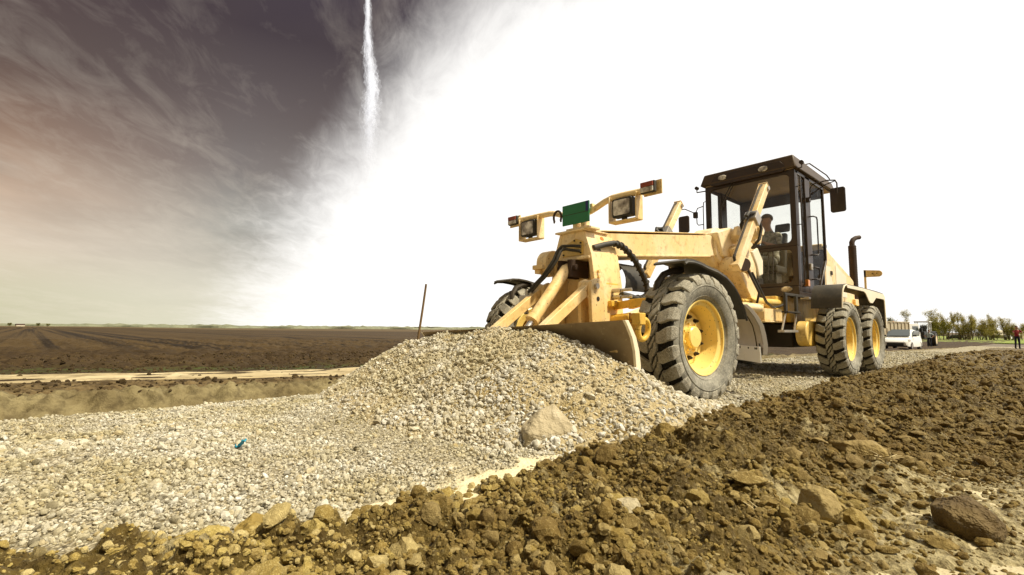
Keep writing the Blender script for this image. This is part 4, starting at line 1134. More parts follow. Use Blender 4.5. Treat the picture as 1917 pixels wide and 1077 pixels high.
t = MB(); t.box(-8.0, -4.9, -.6, .6, .50, .93); t.cyl((-4.95, 0, .72), (-4.2, 0, .80), .14, n=20); t.build('belly_shade_box', M['dark'], G, .02)  # dark box added to fill the shaded gap under the cab
st = MB()
for x in (-3.87, -4.37): st.box(x - .045, x + .045, .83, .87, 1.09, 1.42)
st.box(-4.42, -3.82, .80, .90, 1.10, 1.125); st.box(-4.9, -3.82, .835, .865, 1.385, 1.43); st.build('step_bracket', M['black'], G, .006)
st = MB()
for x0, x1 in ((-3.87, -3.66), (-4.37, -4.22)): st.bar((x0, .85, 1.11), (x1, .85, .80), .024, .024)
st.box(-4.27, -3.62, .80, .90, .775, .815); st.build('step', M['steel'], G, .003)

# --- rear fenders
rp = [(-4.70, 1.19), (-4.73, 1.35), (-4.80, 1.50), (-4.90, 1.575), (-5.05, 1.60), (-6.2, 1.605), (-7.2, 1.60), (-7.80, 1.585), (-7.92, 1.53), (-7.95, 1.30), (-7.95, .87)]
f = MB(); f.strip(rp, .98, 1.43, .02)
RF = f.build('rear_fender', M['fender'], G, 0, 40)
sk = MB()
sk.prism([(-5.02, 1.603), (-6.2, 1.608), (-7.80, 1.588), (-7.93, 1.53), (-7.955, .87), (-7.90, .87), (-7.86, 1.44), (-7.80, 1.475), (-7.12, 1.475), (-6.93, 1.40), (-6.80, 1.355), (-6.62, 1.355), (-6.50, 1.40), (-6.32, 1.515), (-6.18, 1.55), (-5.06, 1.548)], 1.43, 1.446)
sk.build('fender_skirt', M['pale'], RF, .003)
sk = MB(); sk.tube([(-4.70, 1.435, 1.19), (-4.73, 1.435, 1.35), (-4.80, 1.435, 1.50), (-4.90, 1.435, 1.575), (-5.05, 1.435, 1.60)], .014, 6); sk.build('fender_trim', M['pale'], RF, 0, 50)
RF1 = copy_tree(RF, G); RF1.scale = (1, -1, 1)

# --- engine hood, exhaust, rear lamp bracket
h = MB()
hp_ = [(-6.44, 1.42), (-6.44, 2.60), (-6.62, 2.57), (-6.97, 2.43), (-8.39, 2.08), (-8.70, 1.98), (-8.74, 1.42)]
h.prism(hp_, -.74, .74)
HD = h.build('engine_hood', M['paint'], G, .03, 35, 3)
q = MB(); q.prism([(-6.55, 1.75), (-6.55, 2.15), (-6.9, 2.15), (-7.0, 1.75)], .741, .747); q.prism([(-7.25, 1.55), (-7.25, 2.22), (-8.05, 2.04), (-8.05, 1.55)], .741, .747); q.build('hood_panel', M['pale'], HD, .003)
q = MB(); q.box(-6.95, -6.85, .745, .77, 1.98, 2.06); q.box(-6.5, -6.44, .745, .80, 2.5, 2.56); q.build_each('latch', M['dark'], HD, .004)
q = MB()
for i in range(7): q.box(-8.743, -8.75, -.55, .55, 1.5 + i*.06, 1.53 + i*.06)
q.build('grille', M['dark'], HD)
x = MB(); x.cyl((-8.0, .67, 1.9), (-8.0, .67, 2.62), .058, n=20)
EX = None
x = MB()
for i in range(24): x.cyl((-9.0, .68, 1.86 + i*.042), (-9.0, .68, 1.86 + i*.042 + .030), .085, .085, 20)
x.cyl((-9.0, .68, 1.50), (-9.0, .68, 2.87), .078, n=20)
EX = x.build('exhaust_stack', M['iron'], G, .004, 35)
x = MB(); x.tube([(-9.0, .68, 2.86), (-9.0, .68, 2.95), (-9.04, .70, 3.02), (-9.12, .74, 3.07), (-9.22, .79, 3.09)], [.058, .058, .056, .052, .05], 16); x.build('exhaust_tip', M['iron'], EX, 0, 40)
x = MB(); x.box(-9.3, -8.5, .2, .8, 1.3, 1.55); x.box(-9.2, -8.55, -.8, .8, 1.0, 1.3); x.build('rear_counterweight', M['paint'], G, .02)
x = MB(); x.box(-8.02, -7.99, 1.085, 1.125, 1.60, 2.145)
pts = [(1.085, 1.99), (1.34, 1.985)] + [(1.345 + .068*math.cos(a_), 2.053 + .068*math.sin(a_)) for a_ in np.linspace(-PI/2, PI/2, 9)] + [(1.085, 2.15)]
x.prism(pts, -8.015, -7.99, 'x'); RL = x.build('rear_lamp_bracket', M['paint'], G, .003)
x = MB(); x.cyl((-7.991, 1.24, 2.06), (-7.984, 1.24, 2.06), .012, n=8); x.cyl((-7.991, 1.32, 2.06), (-7.984, 1.32, 2.06), .012, n=8); x.build_each('bolt', M['dark'], RL)

# --- cab
XF, XB, CW = -4.65, -6.36, .83            # front, rear, half width
ZB, ZT = 1.42, 3.72
def frame_ring(mb, x0, x1, outer, inner):
    """a plate with one rounded opening, in the y-z plane"""
    n = len(outer); vs = []
    for x in (x0, x1):
        vs += [(x, *p) for p in outer] + [(x, *p) for p in inner]
    fs = []
    for i in range(n):
        j = (i + 1) % n
        fs += [(i, j, n+j, n+i), (2*n+i, 3*n+i, 3*n+j, 2*n+j), (i, 2*n+i, 2*n+j, j), (n+i, n+j, 3*n+j, 3*n+i)]
    mb.add(vs, fs)
def rrect(y0, y1, z0, z1, r, k=6):
    out = []
    for cy_, cz_, a0 in ((y1-r, z1-r, 0), (y0+r, z1-r, PI/2), (y0+r, z0+r, PI), (y1-r, z0+r, 1.5*PI)):
        out += [(cy_ + r*math.cos(a0 + PI/2*i/k), cz_ + r*math.sin(a0 + PI/2*i/k)) for i in range(k+1)]
    return out
CAB = MB()
# front: upper windscreen opening and lower window opening
frame_ring(CAB, XF - .06, XF, rrect(-CW, CW, 2.325, ZT, .012), rrect(-.735, .735, 2.385, 3.655, .09))
frame_ring(CAB, XF - .06, XF, rrect(-CW, CW, 1.60, 2.322, .012), rrect(-.735, .735, 1.665, 2.265, .09))
CAB.box(XF - .06, XF + .012, -CW, CW, ZB, 1.597)
CAB.box(XB + .05, XF - .062, -CW, CW, ZB, 1.50)                       # floor
for sg in (1, -1):
    y0, y1 = (CW - .05, CW) if sg > 0 else (-CW, -CW + .05)
    CAB.box(XF - .17, XF - .062, y0, y1, 1.50, ZT)                     # front post
    CAB.box(-5.47, -5.20, y0 - (.03 if sg > 0 else 0), y1 + (0 if sg > 0 else .03), 1.50, ZT)    # middle post
    CAB.box(XB, XB + .05, y0, y1, 2.2, ZT)                             # rear post
    CAB.bar((XB + .025, (y0+y1)/2, 2.21), (-5.86, (y0+y1)/2, 1.62), .05, .05)
    CAB.box(-5.86, -5.47, y0, y1, 1.60, 1.66); CAB.box(XB, XF - .062, y0, y1, 3.66, ZT)
    CAB.box(-5.20, XF - .17, y0, y1, 1.50, 1.66)
CAB.box(XB, XB + .05, -CW + .05, CW - .05, 1.5, 2.45); CAB.box(XB, XB + .05, -CW + .05, CW - .05, 3.50, ZT)
CAB.box(XB, XB + .05, -.78, -.45, 2.45, 3.50)
cab = CAB.build('cab', M['cabframe'], G, .010, 35)
# roof with its sloped visor
rf = MB()
hw = .86
A_ = [(XF + .03, -hw + .03, 3.985), (XF + .03, hw - .03, 3.985), (-6.95, hw - .03, 3.95), (-6.95, -hw + .03, 3.95)]
B_ = [(XF + .075, -hw - .045, 3.755), (XF + .075, hw + .02, 3.735), (-7.0, hw + .02, 3.76), (-7.0, -hw - .02, 3.76)]
rf.add(A_ + B_, [(0,1,2,3), (4,7,6,5), (0,4,5,1), (1,5,6,2), (2,6,7,3), (3,7,4,0)])
roof = rf.build('cab_roof', M['roofpaint'], cab, .025, 35, 3)
v = MB()          # recessed lamp panel under the visor
v.prism([(-.62, 3.70), (-.70, 3.75), (-.60, 3.90), (-.50, 3.915), (.52, 3.915), (.62, 3.90), (.74, 3.75), (.66, 3.70)], XF + .03, XF + .068, 'x'); v.build('visor_panel', M['cabframe'], roof, .006)
v = MB(); v.box(-6.9, XF + .02, -CW + .02, CW - .02, 3.725, 3.75); v.build('headliner', M['liner'], cab)
def oval(name, y, z, ry, rz, x, par):
    o = MB(); pts = [(y + ry*math.cos(t), z + rz*math.sin(t)) for t in np.linspace(0, 2*PI, 25)[:-1]]
    o.prism(pts, x, x + .025, 'x'); return o.build(name, M['lens'], par, .008, 40)
oval('work_lamp', -.437, 3.84, .085, .052, XF + .062, roof); oval('work_lamp', .33, 3.825, .085, .052, XF + .062, roof)
oval('marker_lamp', .63, 1.545, .10, .055, XF + .008, cab)
# glazing
def pane(name, pts, a0, a1, ax_='x', par=None):
    g_ = MB(); g_.prism(pts, a0, a1, ax_); return g_.build(name, M['glass'], par or cab)
pane('windscreen', rrect(-.75, .75, 2.37, 3.67, .09), XF - .034, XF - .028); pane('lower_window', rrect(-.75, .75, 1.65, 2.28, .09), XF - .034, XF - .028)
for sg in (1, -1):
    y = sg * (CW - .024)
    pane('side_window', [(XF - .17, 1.66), (-5.20, 1.66), (-5.20, 3.66), (XF - .17, 3.66)], y - .003, y + .003, 'y')
    d_ = pane('door_glass', [(-5.47, 1.66), (-5.86, 1.66), (XB + .03, 2.2), (XB + .03, 3.66), (-5.47, 3.66)], y - .003, y + .003, 'y')
pane('rear_window', [(-.45, 2.45), (.78, 2.45), (.78, 3.50), (-.45, 3.50)], XB + .02, XB + .026, 'x')
# wipers
w = MB()
w.tube([(XF + .02, -.28, 3.70), (XF + .03, -.42, 3.45), (XF + .03, -.50, 3.26), (XF + .03, -.515, 3.20)], .010, 6); w.tube([(XF + .02, -.22, 3.70), (XF + .03, -.36, 3.45), (XF + .03, -.46, 3.28), (XF + .03, -.50, 3.21)], .010, 6)
w.tube([(XF + .025, -.535, 3.56), (XF + .028, -.515, 3.20), (XF + .028, -.49, 2.66)], .010, 6); w.build('wiper', M['black'], cab, 0, 50)
w = MB(); w.tube([(XF - .05, CW + .035, 3.62), (XF - .05, CW + .07, 3.58), (XF - .05, CW + .07, 1.62), (XF - .05, CW + .03, 1.58)], .012, 8)
for z in (3.4, 2.7): w.cyl((XF - .05, CW, z), (XF - .05, CW + .07, z), .009, n=6)
w.build('grab_rail', M['cabframe'], cab, 0, 50)
for z0, z1 in ((2.22, 2.95), (1.76, 1.98)):
    w = MB(); x0, x1 = -5.35, -5.52
    w.tube([(x0, CW, z1), (x0, CW + .07, z1), (x1 + .03, CW + .085, z1), (x1, CW + .085, z1 - .04), (x1, CW + .085, z0 + .04), (x1 + .03, CW + .085, z0), (x0, CW + .07, z0), (x0, CW, z0)], .013, 8); w.build('handle', M['cabframe'], cab, 0, 50)
w = MB(); w.box(-5.34, -5.24, CW, CW + .035, 1.93, 2.05); w.build('door_latch', M['steel'], cab, .006)
w = MB(); w.box(-5.0, -4.9, CW + .0, CW + .07, 1.60, 1.72); w.build('turn_signal', M['amber'], cab, .008)
w = MB(); w.box(-5.75, -4.72, CW - .02, CW + .12, 1.36, 1.40); w.build('cab_step', M['steel'], cab, .004)
# mirrors
def mirror(sg):
    y = CW * sg
    m_ = MB(); arm = [(-5.30, y, 3.22), (-5.26, y + .06*sg, 3.30), (-5.24, y + .07*sg, 3.46), (-5.20, y + .12*sg, 3.52), (-5.06, y + .40*sg, 3.50), (-5.0, y + .53*sg, 3.46), (-5.0, y + .555*sg, 3.40), (-5.0, y + .555*sg, 3.12)]
    m_.tube(arm, .012, 8); m_.tube([(-5.25, y + .06*sg, 3.34), (-5.10, y + .36*sg, 3.44), (-5.0, y + .54*sg, 3.45)], .010, 8); m_.box(-5.33, -5.24, min(y, y+.05*sg), max(y, y+.05*sg), 3.22, 3.30)
    o = m_.build('mirror', M['cabframe'], cab, 0, 40)
    q_ = MB(); pts = rrect(y + .435*sg - .115, y + .435*sg + .115 , 2.87, 3.34, .04) if False else rrect(y + .55*sg - .115, y + .55*sg + .115, 2.89, 3.33, .04)
    q_.prism(pts, -5.06, -5.02, 'x'); cyy = y + .55*sg
    q_.add([(-5.02, cyy - .10, 2.91), (-5.02, cyy + .10, 2.91), (-5.02, cyy + .10, 3.31), (-5.02, cyy - .10, 3.31), (-4.985, cyy - .02, 3.06), (-4.985, cyy + .02, 3.06), (-4.985, cyy + .02, 3.16), (-4.985, cyy - .02, 3.16)],
           [(0,1,5,4), (1,2,6,5), (2,3,7,6), (3,0,4,7), (4,5,6,7)])
    q_.build('mirror_head', M['cabframe'], o, .006, 30)
mirror(1)
lm = MB(); yl = -CW
lm.tube([(XF - .02, yl, 3.45), (XF - .02, yl - .05, 3.44), (XF - .02, yl - .06, 3.30), (XF - .02, yl - .06, 2.85)], .010, 8)
lm.tube([(XF - .02, yl - .06, 3.36), (XF - .02, yl - .18, 3.34), (XF - .02, yl - .21, 3.28), (XF - .02, yl - .20, 3.02), (XF - .02, yl - .17, 2.98), (XF - .02, yl - .06, 2.98)], .010, 8)
lm.tube([(XF - .02, yl - .20, 3.22), (XF + .25, yl - .32, 3.30), (XF + .55, yl - .26, 3.22)], .010, 8); lm.box(XF - .05, XF + .03, yl - .26, yl - .19, 3.14, 3.26)
LM = lm.build('mirror', M['cabframe'], cab, 0, 40)
q_ = MB(); q_.prism(rrect(yl - .28, yl - .06, 2.73, 3.07, .04), XF + .56, XF + .60, 'x'); q_.build('mirror_head', M['cabframe'], LM, .01)
for y, z, s_ in ((.945, 3.815, 1), (-1.02, 3.77, -1)):
    k = MB(); k.tube([(XF - .03, s_*.84, z - .10), (XF - .03, y, z - .09), (XF - .03, y, z - .02)], .013, 8); k.cyl((XF - .06, y, z), (XF + .0, y, z), .036, .036, 16); k.build('corner_lamp', M['cabframe'], cab, 0, 40)
k = MB(); k.tube([(-5.35, .80, 3.97), (-5.5, .84, 4.02), (-6.5, .86, 4.01), (-6.7, .86, 3.97)], .012, 8); k.build('roof_rail', M['cabframe'], roof, 0, 50)
# interior
s_ = MB(); s_.box(-5.85, -5.30, -.26, .26, 1.95, 2.09); s_.box(-5.72, -5.42, -.2, .2, 1.5, 1.95); s_.prism([(-5.75, 2.06), (-5.88, 2.06), (-6.02, 2.80), (-5.90, 2.82)], -.25, .25); s_.prism([(-5.90, 2.84), (-6.0, 2.84), (-6.04, 3.02), (-5.95, 3.02)], .02, .30)
s_.build('seat', M['black'], cab, .03)
s_ = MB(); s_.bar((-4.78, 0, 1.5), (-5.02, 0, 2.28), .12, .16); s_.tube([(-5.03 + .06*math.cos(t)*1.0, .21*math.sin(t), 2.34 + .19*math.cos(t)*.6) for t in np.linspace(0, 2*PI, 31)], .016, 8, cap=False); s_.bar((-5.03, -.2, 2.34), (-5.03, .2, 2.34), .02, .03)
for y in (-.3, -.22, .24, .32): s_.bar((-4.86, y, 1.75), (-4.95, y, 2.3), .02, .02)
s_.box(-4.95, -4.74, -.12, .12, 1.52, 1.8)
s_.build('steering_column', M['cabframe'], cab, .004)

# horseshoe hanging from the light bar
hsm = MB(); pts = [(.50, -.195 + .062*math.cos(t), 2.155 + .075*math.sin(t)) for t in np.linspace(-PI*.18, PI*1.18, 22)]
pts = [(.50, -.140, 2.088)] + pts + [(.50, -.250, 2.088)]
hsm.tube(pts, [.010] + [.014]*22 + [.010], 8)
hsm.cyl((.50, -.195, 2.23), (.45, -.195, 2.215), .007, n=6)
tag(hsm.build('horseshoe', M['iron'], None, 0, 50), 'rusty horseshoe hanging open end down from the grader light bar', 'horseshoe')
# ------------------------------------------------------------------ people
M['skin'] = plain('skin', (.42, .24, .15), .55)
M['hair'] = plain('hair', (.10, .07, .04), .8)
M['navy'] = plain('navy_trousers', (.012, .014, .028), .85)
M['redcloth'] = plain('red_top', (.24, .015, .02), .85)
M['shoe'] = plain('shoe', (.03, .025, .02), .6)
def stripe_mat():
    t = NT('striped_shirt'); co = t.co(); s = t.n('ShaderNodeSeparateXYZ'); t.t.links.new(co, s.inputs[0])
    w = t.math('SINE', t.math('MULTIPLY', s.outputs[2], 75.0))
    return t.bsdf(t.mix(t.ramp(w, [(.45, 0.0), (.55, 1.0)]), (.50, .56, .58), (.14, .20, .26)), .85)
M['stripes'] = stripe_mat()
def camo_mat():
    t = NT('mottled_shirt'); co = t.co(); n = t.noise(14, 3, .5, co)
    return t.bsdf(t.ramp(n, [(.40, (.14, .13, .09)), (.52, (.30, .29, .23)), (.60, (.42, .40, .34))]), .9)
M['camo'] = camo_mat()
M['jeans'] = plain('grey_trousers', (.16, .15, .12), .85)

def person(label, J, hand_curl, mats, cut, loc, rz, scale=1.0, head_yaw=0.0, hair_back=True):
    """J: joints of the pose in body space (X ahead, Z up, feet at 0). One skinned surface for the body."""
    V = []; E_ = []; R_ = []
    def v(p, r): V.append(tuple(p)); R_.append(r if isinstance(r, tuple) else (r, r)); return len(V) - 1
    def e(a, b): E_.append((a, b)); return b
    pel = v(J['pelvis'], (.135, .105)); wai = e(pel, v(J['waist'], (.120, .095))); che = e(wai, v(J['chest'], (.150, .110))); shc = e(che, v(J['neck0'], (.085, .075)))
    nk = e(shc, v(J['neck1'], .052)); hb = e(nk, v(J['jaw'], (.066, .072))); hm = e(hb, v(J['brow'], (.078, .092))); ht = e(hm, v(J['crown'], (.060, .072)))
    hands = []
    for s in ('l', 'r'):
        sg = 1 if s == 'l' else -1
        sh = e(che, v(J['sh_' + s], .062)); up = e(sh, v((Vector(J['sh_' + s]) + Vector(J['el_' + s])) / 2, .052)); el = e(up, v(J['el_' + s], .043)); fo = e(el, v((Vector(J['el_' + s]) * .6 + Vector(J['wr_' + s]) * .4), .042))
        wr = e(fo, v(J['wr_' + s], .028)); d = (Vector(J['wr_' + s]) - Vector(J['el_' + s])).normalized()
        side = d.cross(Vector((0, 0, 1))); side = side.normalized() if side.length > .1 else Vector((1, 0, 0))
        curl = Vector(hand_curl)
        pm = e(wr, v(Vector(J['wr_' + s]) + d * .05, (.036, .020)))
        p0 = Vector(J['wr_' + s]) + d * .085
        for i, (o, L) in enumerate(((-.030, .070), (-.010, .080), (.010, .075), (.029, .058))):
            k = e(pm, v(p0 + side * o, .0105)); k2 = e(k, v(p0 + side * o + (d * .8 + curl * .3).normalized() * L * .55, .0095)); e(k2, v(p0 + side * o + (d * .8 + curl * .3).normalized() * L * .55 + (d * .4 + curl * .8).normalized() * L * .45, .008))
        th = e(wr, v(Vector(J['wr_' + s]) + d * .035 + side * -.036, .013)); e(th, v(Vector(J['wr_' + s]) + d * .075 + side * -.052 + curl * .012, .010))
        hp = e(pel, v(J['hip_' + s], .090)); tg = e(hp, v((Vector(J['hip_' + s]) + Vector(J['kn_' + s])) / 2, .078)); kn = e(tg, v(J['kn_' + s], .060)); cf = e(kn, v(Vector(J['kn_' + s]) * .65 + Vector(J['an_' + s]) * .35, .060))
        an = e(cf, v(J['an_' + s], .044)); fw_ = Vector(J.get('toe', (.15, 0, -.055))); e(an, v(Vector(J['an_' + s]) + fw_, (.042, .032)))
        v_h = v(Vector(J['an_' + s]) + Vector((-.04, 0, -.045)), .036); e(an, v_h)
    yaw = Matrix.Rotation(head_yaw, 3, 'Z'); bc = Vector(J['brow'])
    nose_i = v(bc + yaw @ Vector((.105, 0, -.035)), .016); e(hm, nose_i)
    for sg in (1, -1): e(hm, v(bc + yaw @ Vector((-.005, sg * .085, -.02)), (.016, .026)))
    me = bpy.data.meshes.new('body_skeleton'); me.from_pydata(V, E_, [])
    o = bpy.data.objects.new('body_skeleton', me); COL.objects.link(o)
    o.modifiers.new('skin', 'SKIN').use_smooth_shade = True
    if not me.skin_vertices:
        bm = bmesh.new(); bm.from_mesh(me); bm.verts.layers.skin.verify(); bm.to_mesh(me); bm.free()
    for i, sv in enumerate(me.skin_vertices[0].data): sv.radius = R_[i]; sv.use_root = (i == 0)
    sb = o.modifiers.new('sub', 'SUBSURF'); sb.levels = 2; sb.render_levels = 2
    dg = bpy.context.evaluated_depsgraph_get(); dg.update()
    body = bpy.data.meshes.new_from_object(o.evaluated_get(dg)); body.name = 'person'
    bpy.data.objects.remove(o)
    body.materials.clear()
    for m_ in mats: body.materials.append(m_)
    mi = [cut(p.center, bc, yaw) for p in body.polygons]
    body.polygons.foreach_set('material_index', mi); body.polygons.foreach_set('use_smooth', np.ones(len(mi), dtype=bool))
    P = bpy.data.objects.new('person', body); COL.objects.link(P)
    P.location = loc; P.rotation_euler = (0, 0, rz); P.scale = (scale,) * 3
    tag(P, label, 'person')
    # hair: a cap over crown and back of the head
    bm = bmesh.new(); bmesh.ops.create_uvsphere(bm, u_segments=20, v_segments=14, radius=1)
    for w in list(bm.verts):
        p = w.co
        if (p.z < -.05 and p.x > -.25) or p.z < -.55: bm.verts.remove(w)
    for w in bm.verts:
        q = Vector((w.co.x * .100 - .010, w.co.y * .084, w.co.z * .088 + .035)); q *= 1 + RD.uniform(-.015, .015); w.co = bc + yaw @ q
    hm_ = bpy.data.meshes.new('hair'); bm.to_mesh(hm_); bm.free()
    hr = link_mesh('hair', hm_, M['hair'], P, 0, True); so = hr.modifiers.new('solid', 'SOLIDIFY'); so.thickness = .012
    # eyes and mouth
    b = MB()
    for sg in (1, -1):
        c = bc + yaw @ Vector((.083, sg * .032, -.006)); b.cyl(c, c + yaw @ Vector((.008, 0, 0)), .011, .008, 8)
    b.build_each('eye', M['hair'], P, 0, 40)
    b = MB(); c = bc + yaw @ Vector((.078, 0, -.078)); b.tube([c + yaw @ Vector((0, -.024, 0)), c + yaw @ Vector((.006, 0, .002)), c + yaw @ Vector((0, .024, 0))], .006, 6); b.build('mouth', M['redcloth'], P, 0, 40)
    return P
def stand_pose(**kw):
    J = dict(pelvis=(0, 0, .95), waist=(.0, 0, 1.08), chest=(.0, 0, 1.28), neck0=(-.01, 0, 1.43), neck1=(0, 0, 1.50), jaw=(.025, 0, 1.58), brow=(.015, 0, 1.655), crown=(0, 0, 1.715),
             hip_l=(0, .09, .90), kn_l=(.02, .11, .49), an_l=(0, .12, .085), hip_r=(0, -.09, .90), kn_r=(.02, -.11, .49), an_r=(-.02, -.12, .085),
             sh_l=(0, .175, 1.38), el_l=(-.02, .25, 1.10), wr_l=(.10, .27, .87), sh_r=(0, -.175, 1.38), el_r=(-.02, -.25, 1.10), wr_r=(.10, -.27, .87))
    J.update(kw); return J
def cut_stand(sleeve):
    def f(p, bc, yaw):
        if p.z > 1.455: return 0
        if p.z < .105: return 3
        if abs(p.y) > .18 and p.z < sleeve: return 0
        return 1 if p.z > .97 else 2
    return f
def toward(x, y, camx=4.677, camy=3.674): return math.atan2(camy - y, camx - x)
person('man in a pale striped shirt and dark trousers standing beside the dump truck',
       stand_pose(el_l=(-.05, .36, 1.15), wr_l=(.04, .20, 1.00), el_r=(-.05, -.36, 1.15), wr_r=(.04, -.20, 1.00)), (0, 0, -.3),
       [M['skin'], M['stripes'], M['navy'], M['shoe']], cut_stand(1.22), (-59.3, -4.25, float(T(-59.3))), toward(-59.3, -4.25), 1.03)
person('person in a red top and navy trousers standing on the soil ridge',
       stand_pose(el_l=(.16, .24, 1.22), wr_l=(.17, .08, 1.48), el_r=(.14, -.26, 1.20), wr_r=(.17, -.08, 1.47)), (.2, 0, .5),
       [M['skin'], M['redcloth'], M['navy'], M['shoe']], cut_stand(1.30), (-47.0, 2.22, float(T(-47.0)) + .18), toward(-47, 2.22) + .5, .98)
# the driver, seated in the cab
S_ = 1.14
drv = dict(pelvis=(0, 0, .0), waist=(-.02, 0, .14), chest=(.0, 0, .36), neck0=(.01, 0, .51), neck1=(.03, 0, .585), jaw=(.06, -.01, .66), brow=(.05, -.01, .735), crown=(.03, 0, .80),
           hip_l=(.03, .10, -.02), kn_l=(.44, .15, .02), an_l=(.48, .15, -.38), hip_r=(.03, -.10, -.02), kn_r=(.44, -.16, .02), an_r=(.50, -.16, -.38),
           sh_l=(.01, .19, .46), el_l=(.12, .27, .20), wr_l=(.30, .17, .28), sh_r=(.01, -.19, .46), el_r=(.12, -.27, .20), wr_r=(.30, -.17, .28))
def cut_sit(p, bc, yaw):
    if p.z > .535: return 0
    if p.z < -.335: return 3
    if p.x > .16 and p.z > .12: return 0
    if p.z < .07: return 2
    return 1
person('grader driver in a mottled grey shirt seated behind the windscreen', drv, (.1, 0, -.6), [M['skin'], M['camo'], M['jeans'], M['shoe']], cut_sit, (-5.42, .10, 2.17), -.35, S_, -.45)

# ------------------------------------------------------------------ vehicles in the background
M['carwhite'] = worn('white_car_paint', (.74, .74, .72), (.5, .47, .4), .3, 1.5, .2)
M['tipper'] = worn('beige_tipper_paint', (.52, .46, .34), (.34, .26, .15), .6, 1.2, .7)
M['darkglass'] = plain('dark_glass', (.05, .06, .055), .12, .0, .9)
M['plastic'] = plain('black_plastic', (.018, .018, .018), .5)
M['wheelgrey'] = plain('wheel_disc', (.34, .32, .28), .5, .4)
M['orange'] = plain('orange_beacon', (.75, .20, .03), .35)
def round_wheel(parent, x, y, z, r, w, sg, mdisc):
    k = MB(); Mt = Matrix.Translation((x, y, z))
    k.lathe([(r*.62, -w/2), (r*.92, -w/2), (r, -w/2 + .03), (r, w/2 - .03), (r*.92, w/2), (r*.62, w/2)], 28, Mt, closed=True)
    t = k.build('wheel', M['black'], parent, 0, 40)
    k = MB(); s = sg
    k.lathe([(r*.62, .46*w*s), (r*.58, .40*w*s), (r*.34, .30*w*s), (r*.30, .42*w*s), (.0, .44*w*s)], 24, Mt)
    k.build('hub', mdisc, t, 0, 35)
def loft(secs, name, mat, parent, bevel=0.0, smooth=40):
    """closed cross sections (same count), each a list of 3-D points"""
    b = MB(); n = len(secs[0]); vs = [p for s in secs for p in s]; fs = []
    for i in range(len(secs) - 1):
        fs += [(i*n+k, i*n+(k+1) % n, (i+1)*n+(k+1) % n, (i+1)*n+k) for k in range(n)]
    fs += [tuple(range(n))[::-1], tuple(range((len(secs)-1)*n, len(secs)*n))]
    b.add(vs, fs); return b.build(name, mat, parent, bevel, smooth)
def hatchback(name, loc, rz, label, mat, group=None, cat='car'):
    c = empty(name, loc, rz); tag(c, label, cat, group)
    def sec(x, w, z0, z1, tum=.94): return [(x, -w, z0), (x, -w, z0 + (z1-z0)*.55), (x, -w*tum, z1 - .03), (x, -w*tum*.9, z1), (x, w*tum*.9, z1), (x, w*tum, z1 - .03), (x, w, z0 + (z1-z0)*.55), (x, w, z0)]
    body = loft([sec(-1.95, .70, .38, .86), sec(-1.88, .80, .26, .97), sec(-1.2, .84, .22, .98), (sec(0, .85, .20, .95)), sec(.85, .84, .22, .93), sec(1.45, .82, .24, .82), sec(1.85, .74, .26, .70), sec(1.98, .62, .34, .58)], 'body', mat, c, .02)
    def cs(x, w0, w1, z0, z1): return [(x, -w0, z0), (x, -w1, z1 - .05), (x, -w1 + .08, z1), (x, w1 - .08, z1), (x, w1, z1 - .05), (x, w0, z0)]
    loft([cs(-1.86, .78, .72, .93, 1.0), cs(-1.55, .80, .64, .93, 1.40), cs(-.6, .80, .62, .93, 1.50), cs(.15, .80, .60, .92, 1.47), cs(.98, .78, .70, .86, .93)], 'cabin', mat, c, .01)
    g = MB()
    g.add([(.20, -.55, 1.435), (.20, .55, 1.435), (.92, .66, .97), (.92, -.66, .97), (.17, -.55, 1.46), (.17, .55, 1.46), (.90, .67, 1.0), (.90, -.67, 1.0)], [(0,1,2,3), (4,7,6,5), (0,4,5,1), (1,5,6,2), (2,6,7,3), (3,7,4,0)])
    g.v = [(x + .045, y, z + .045) for x, y, z in g.v]; g.build('windscreen', M['darkglass'], c)
    for s in (1, -1):
        g = MB(); g.prism([(-1.35, 1.0), (.72, 1.0), (.12, 1.40), (-1.2, 1.42)], s*.70, s*.775, 'y'); g.build('side_window', M['darkglass'], c)
        g = MB(); g.add([(1.60, s*.48, .60), (1.92, s*.46, .56), (1.74, s*.74, .58), (1.45, s*.80, .64), (1.58, s*.48, .76), (1.84, s*.46, .66), (1.66, s*.745, .73), (1.40, s*.80, .79)], [(0,1,2,3), (4,7,6,5), (0,4,5,1), (1,5,6,2), (2,6,7,3), (3,7,4,0)])
        g.v = [(x + .06, y + .015*s, z + .01) for x, y, z in g.v]; g.build('headlight', M['lens'], c, .01)
        g = MB(); g.box(.62, .78, min(s*.80, s*1.0), max(s*.80, s*1.0), .98, 1.10); g.build('mirror', M['plastic'], c, .02)
        for x in (1.25, -1.25): round_wheel(c, x, s*.74, .30, .30, .20, s, M['wheelgrey'])
    g = MB(); g.box(1.7, 2.0, -.50, .50, .30, .52); g.box(1.80, 1.96, -.68, .68, .24, .36); g.build('grille', M['plastic'], c, .02)
    return c
xc, yc = -41.4, -3.6
hatchback('parked_car', (xc, yc, float(T(xc)) + .0), toward(xc, yc) + math.radians(-12), 'white hatchback parked facing the camera on the road edge behind the grader', M['carwhite'])

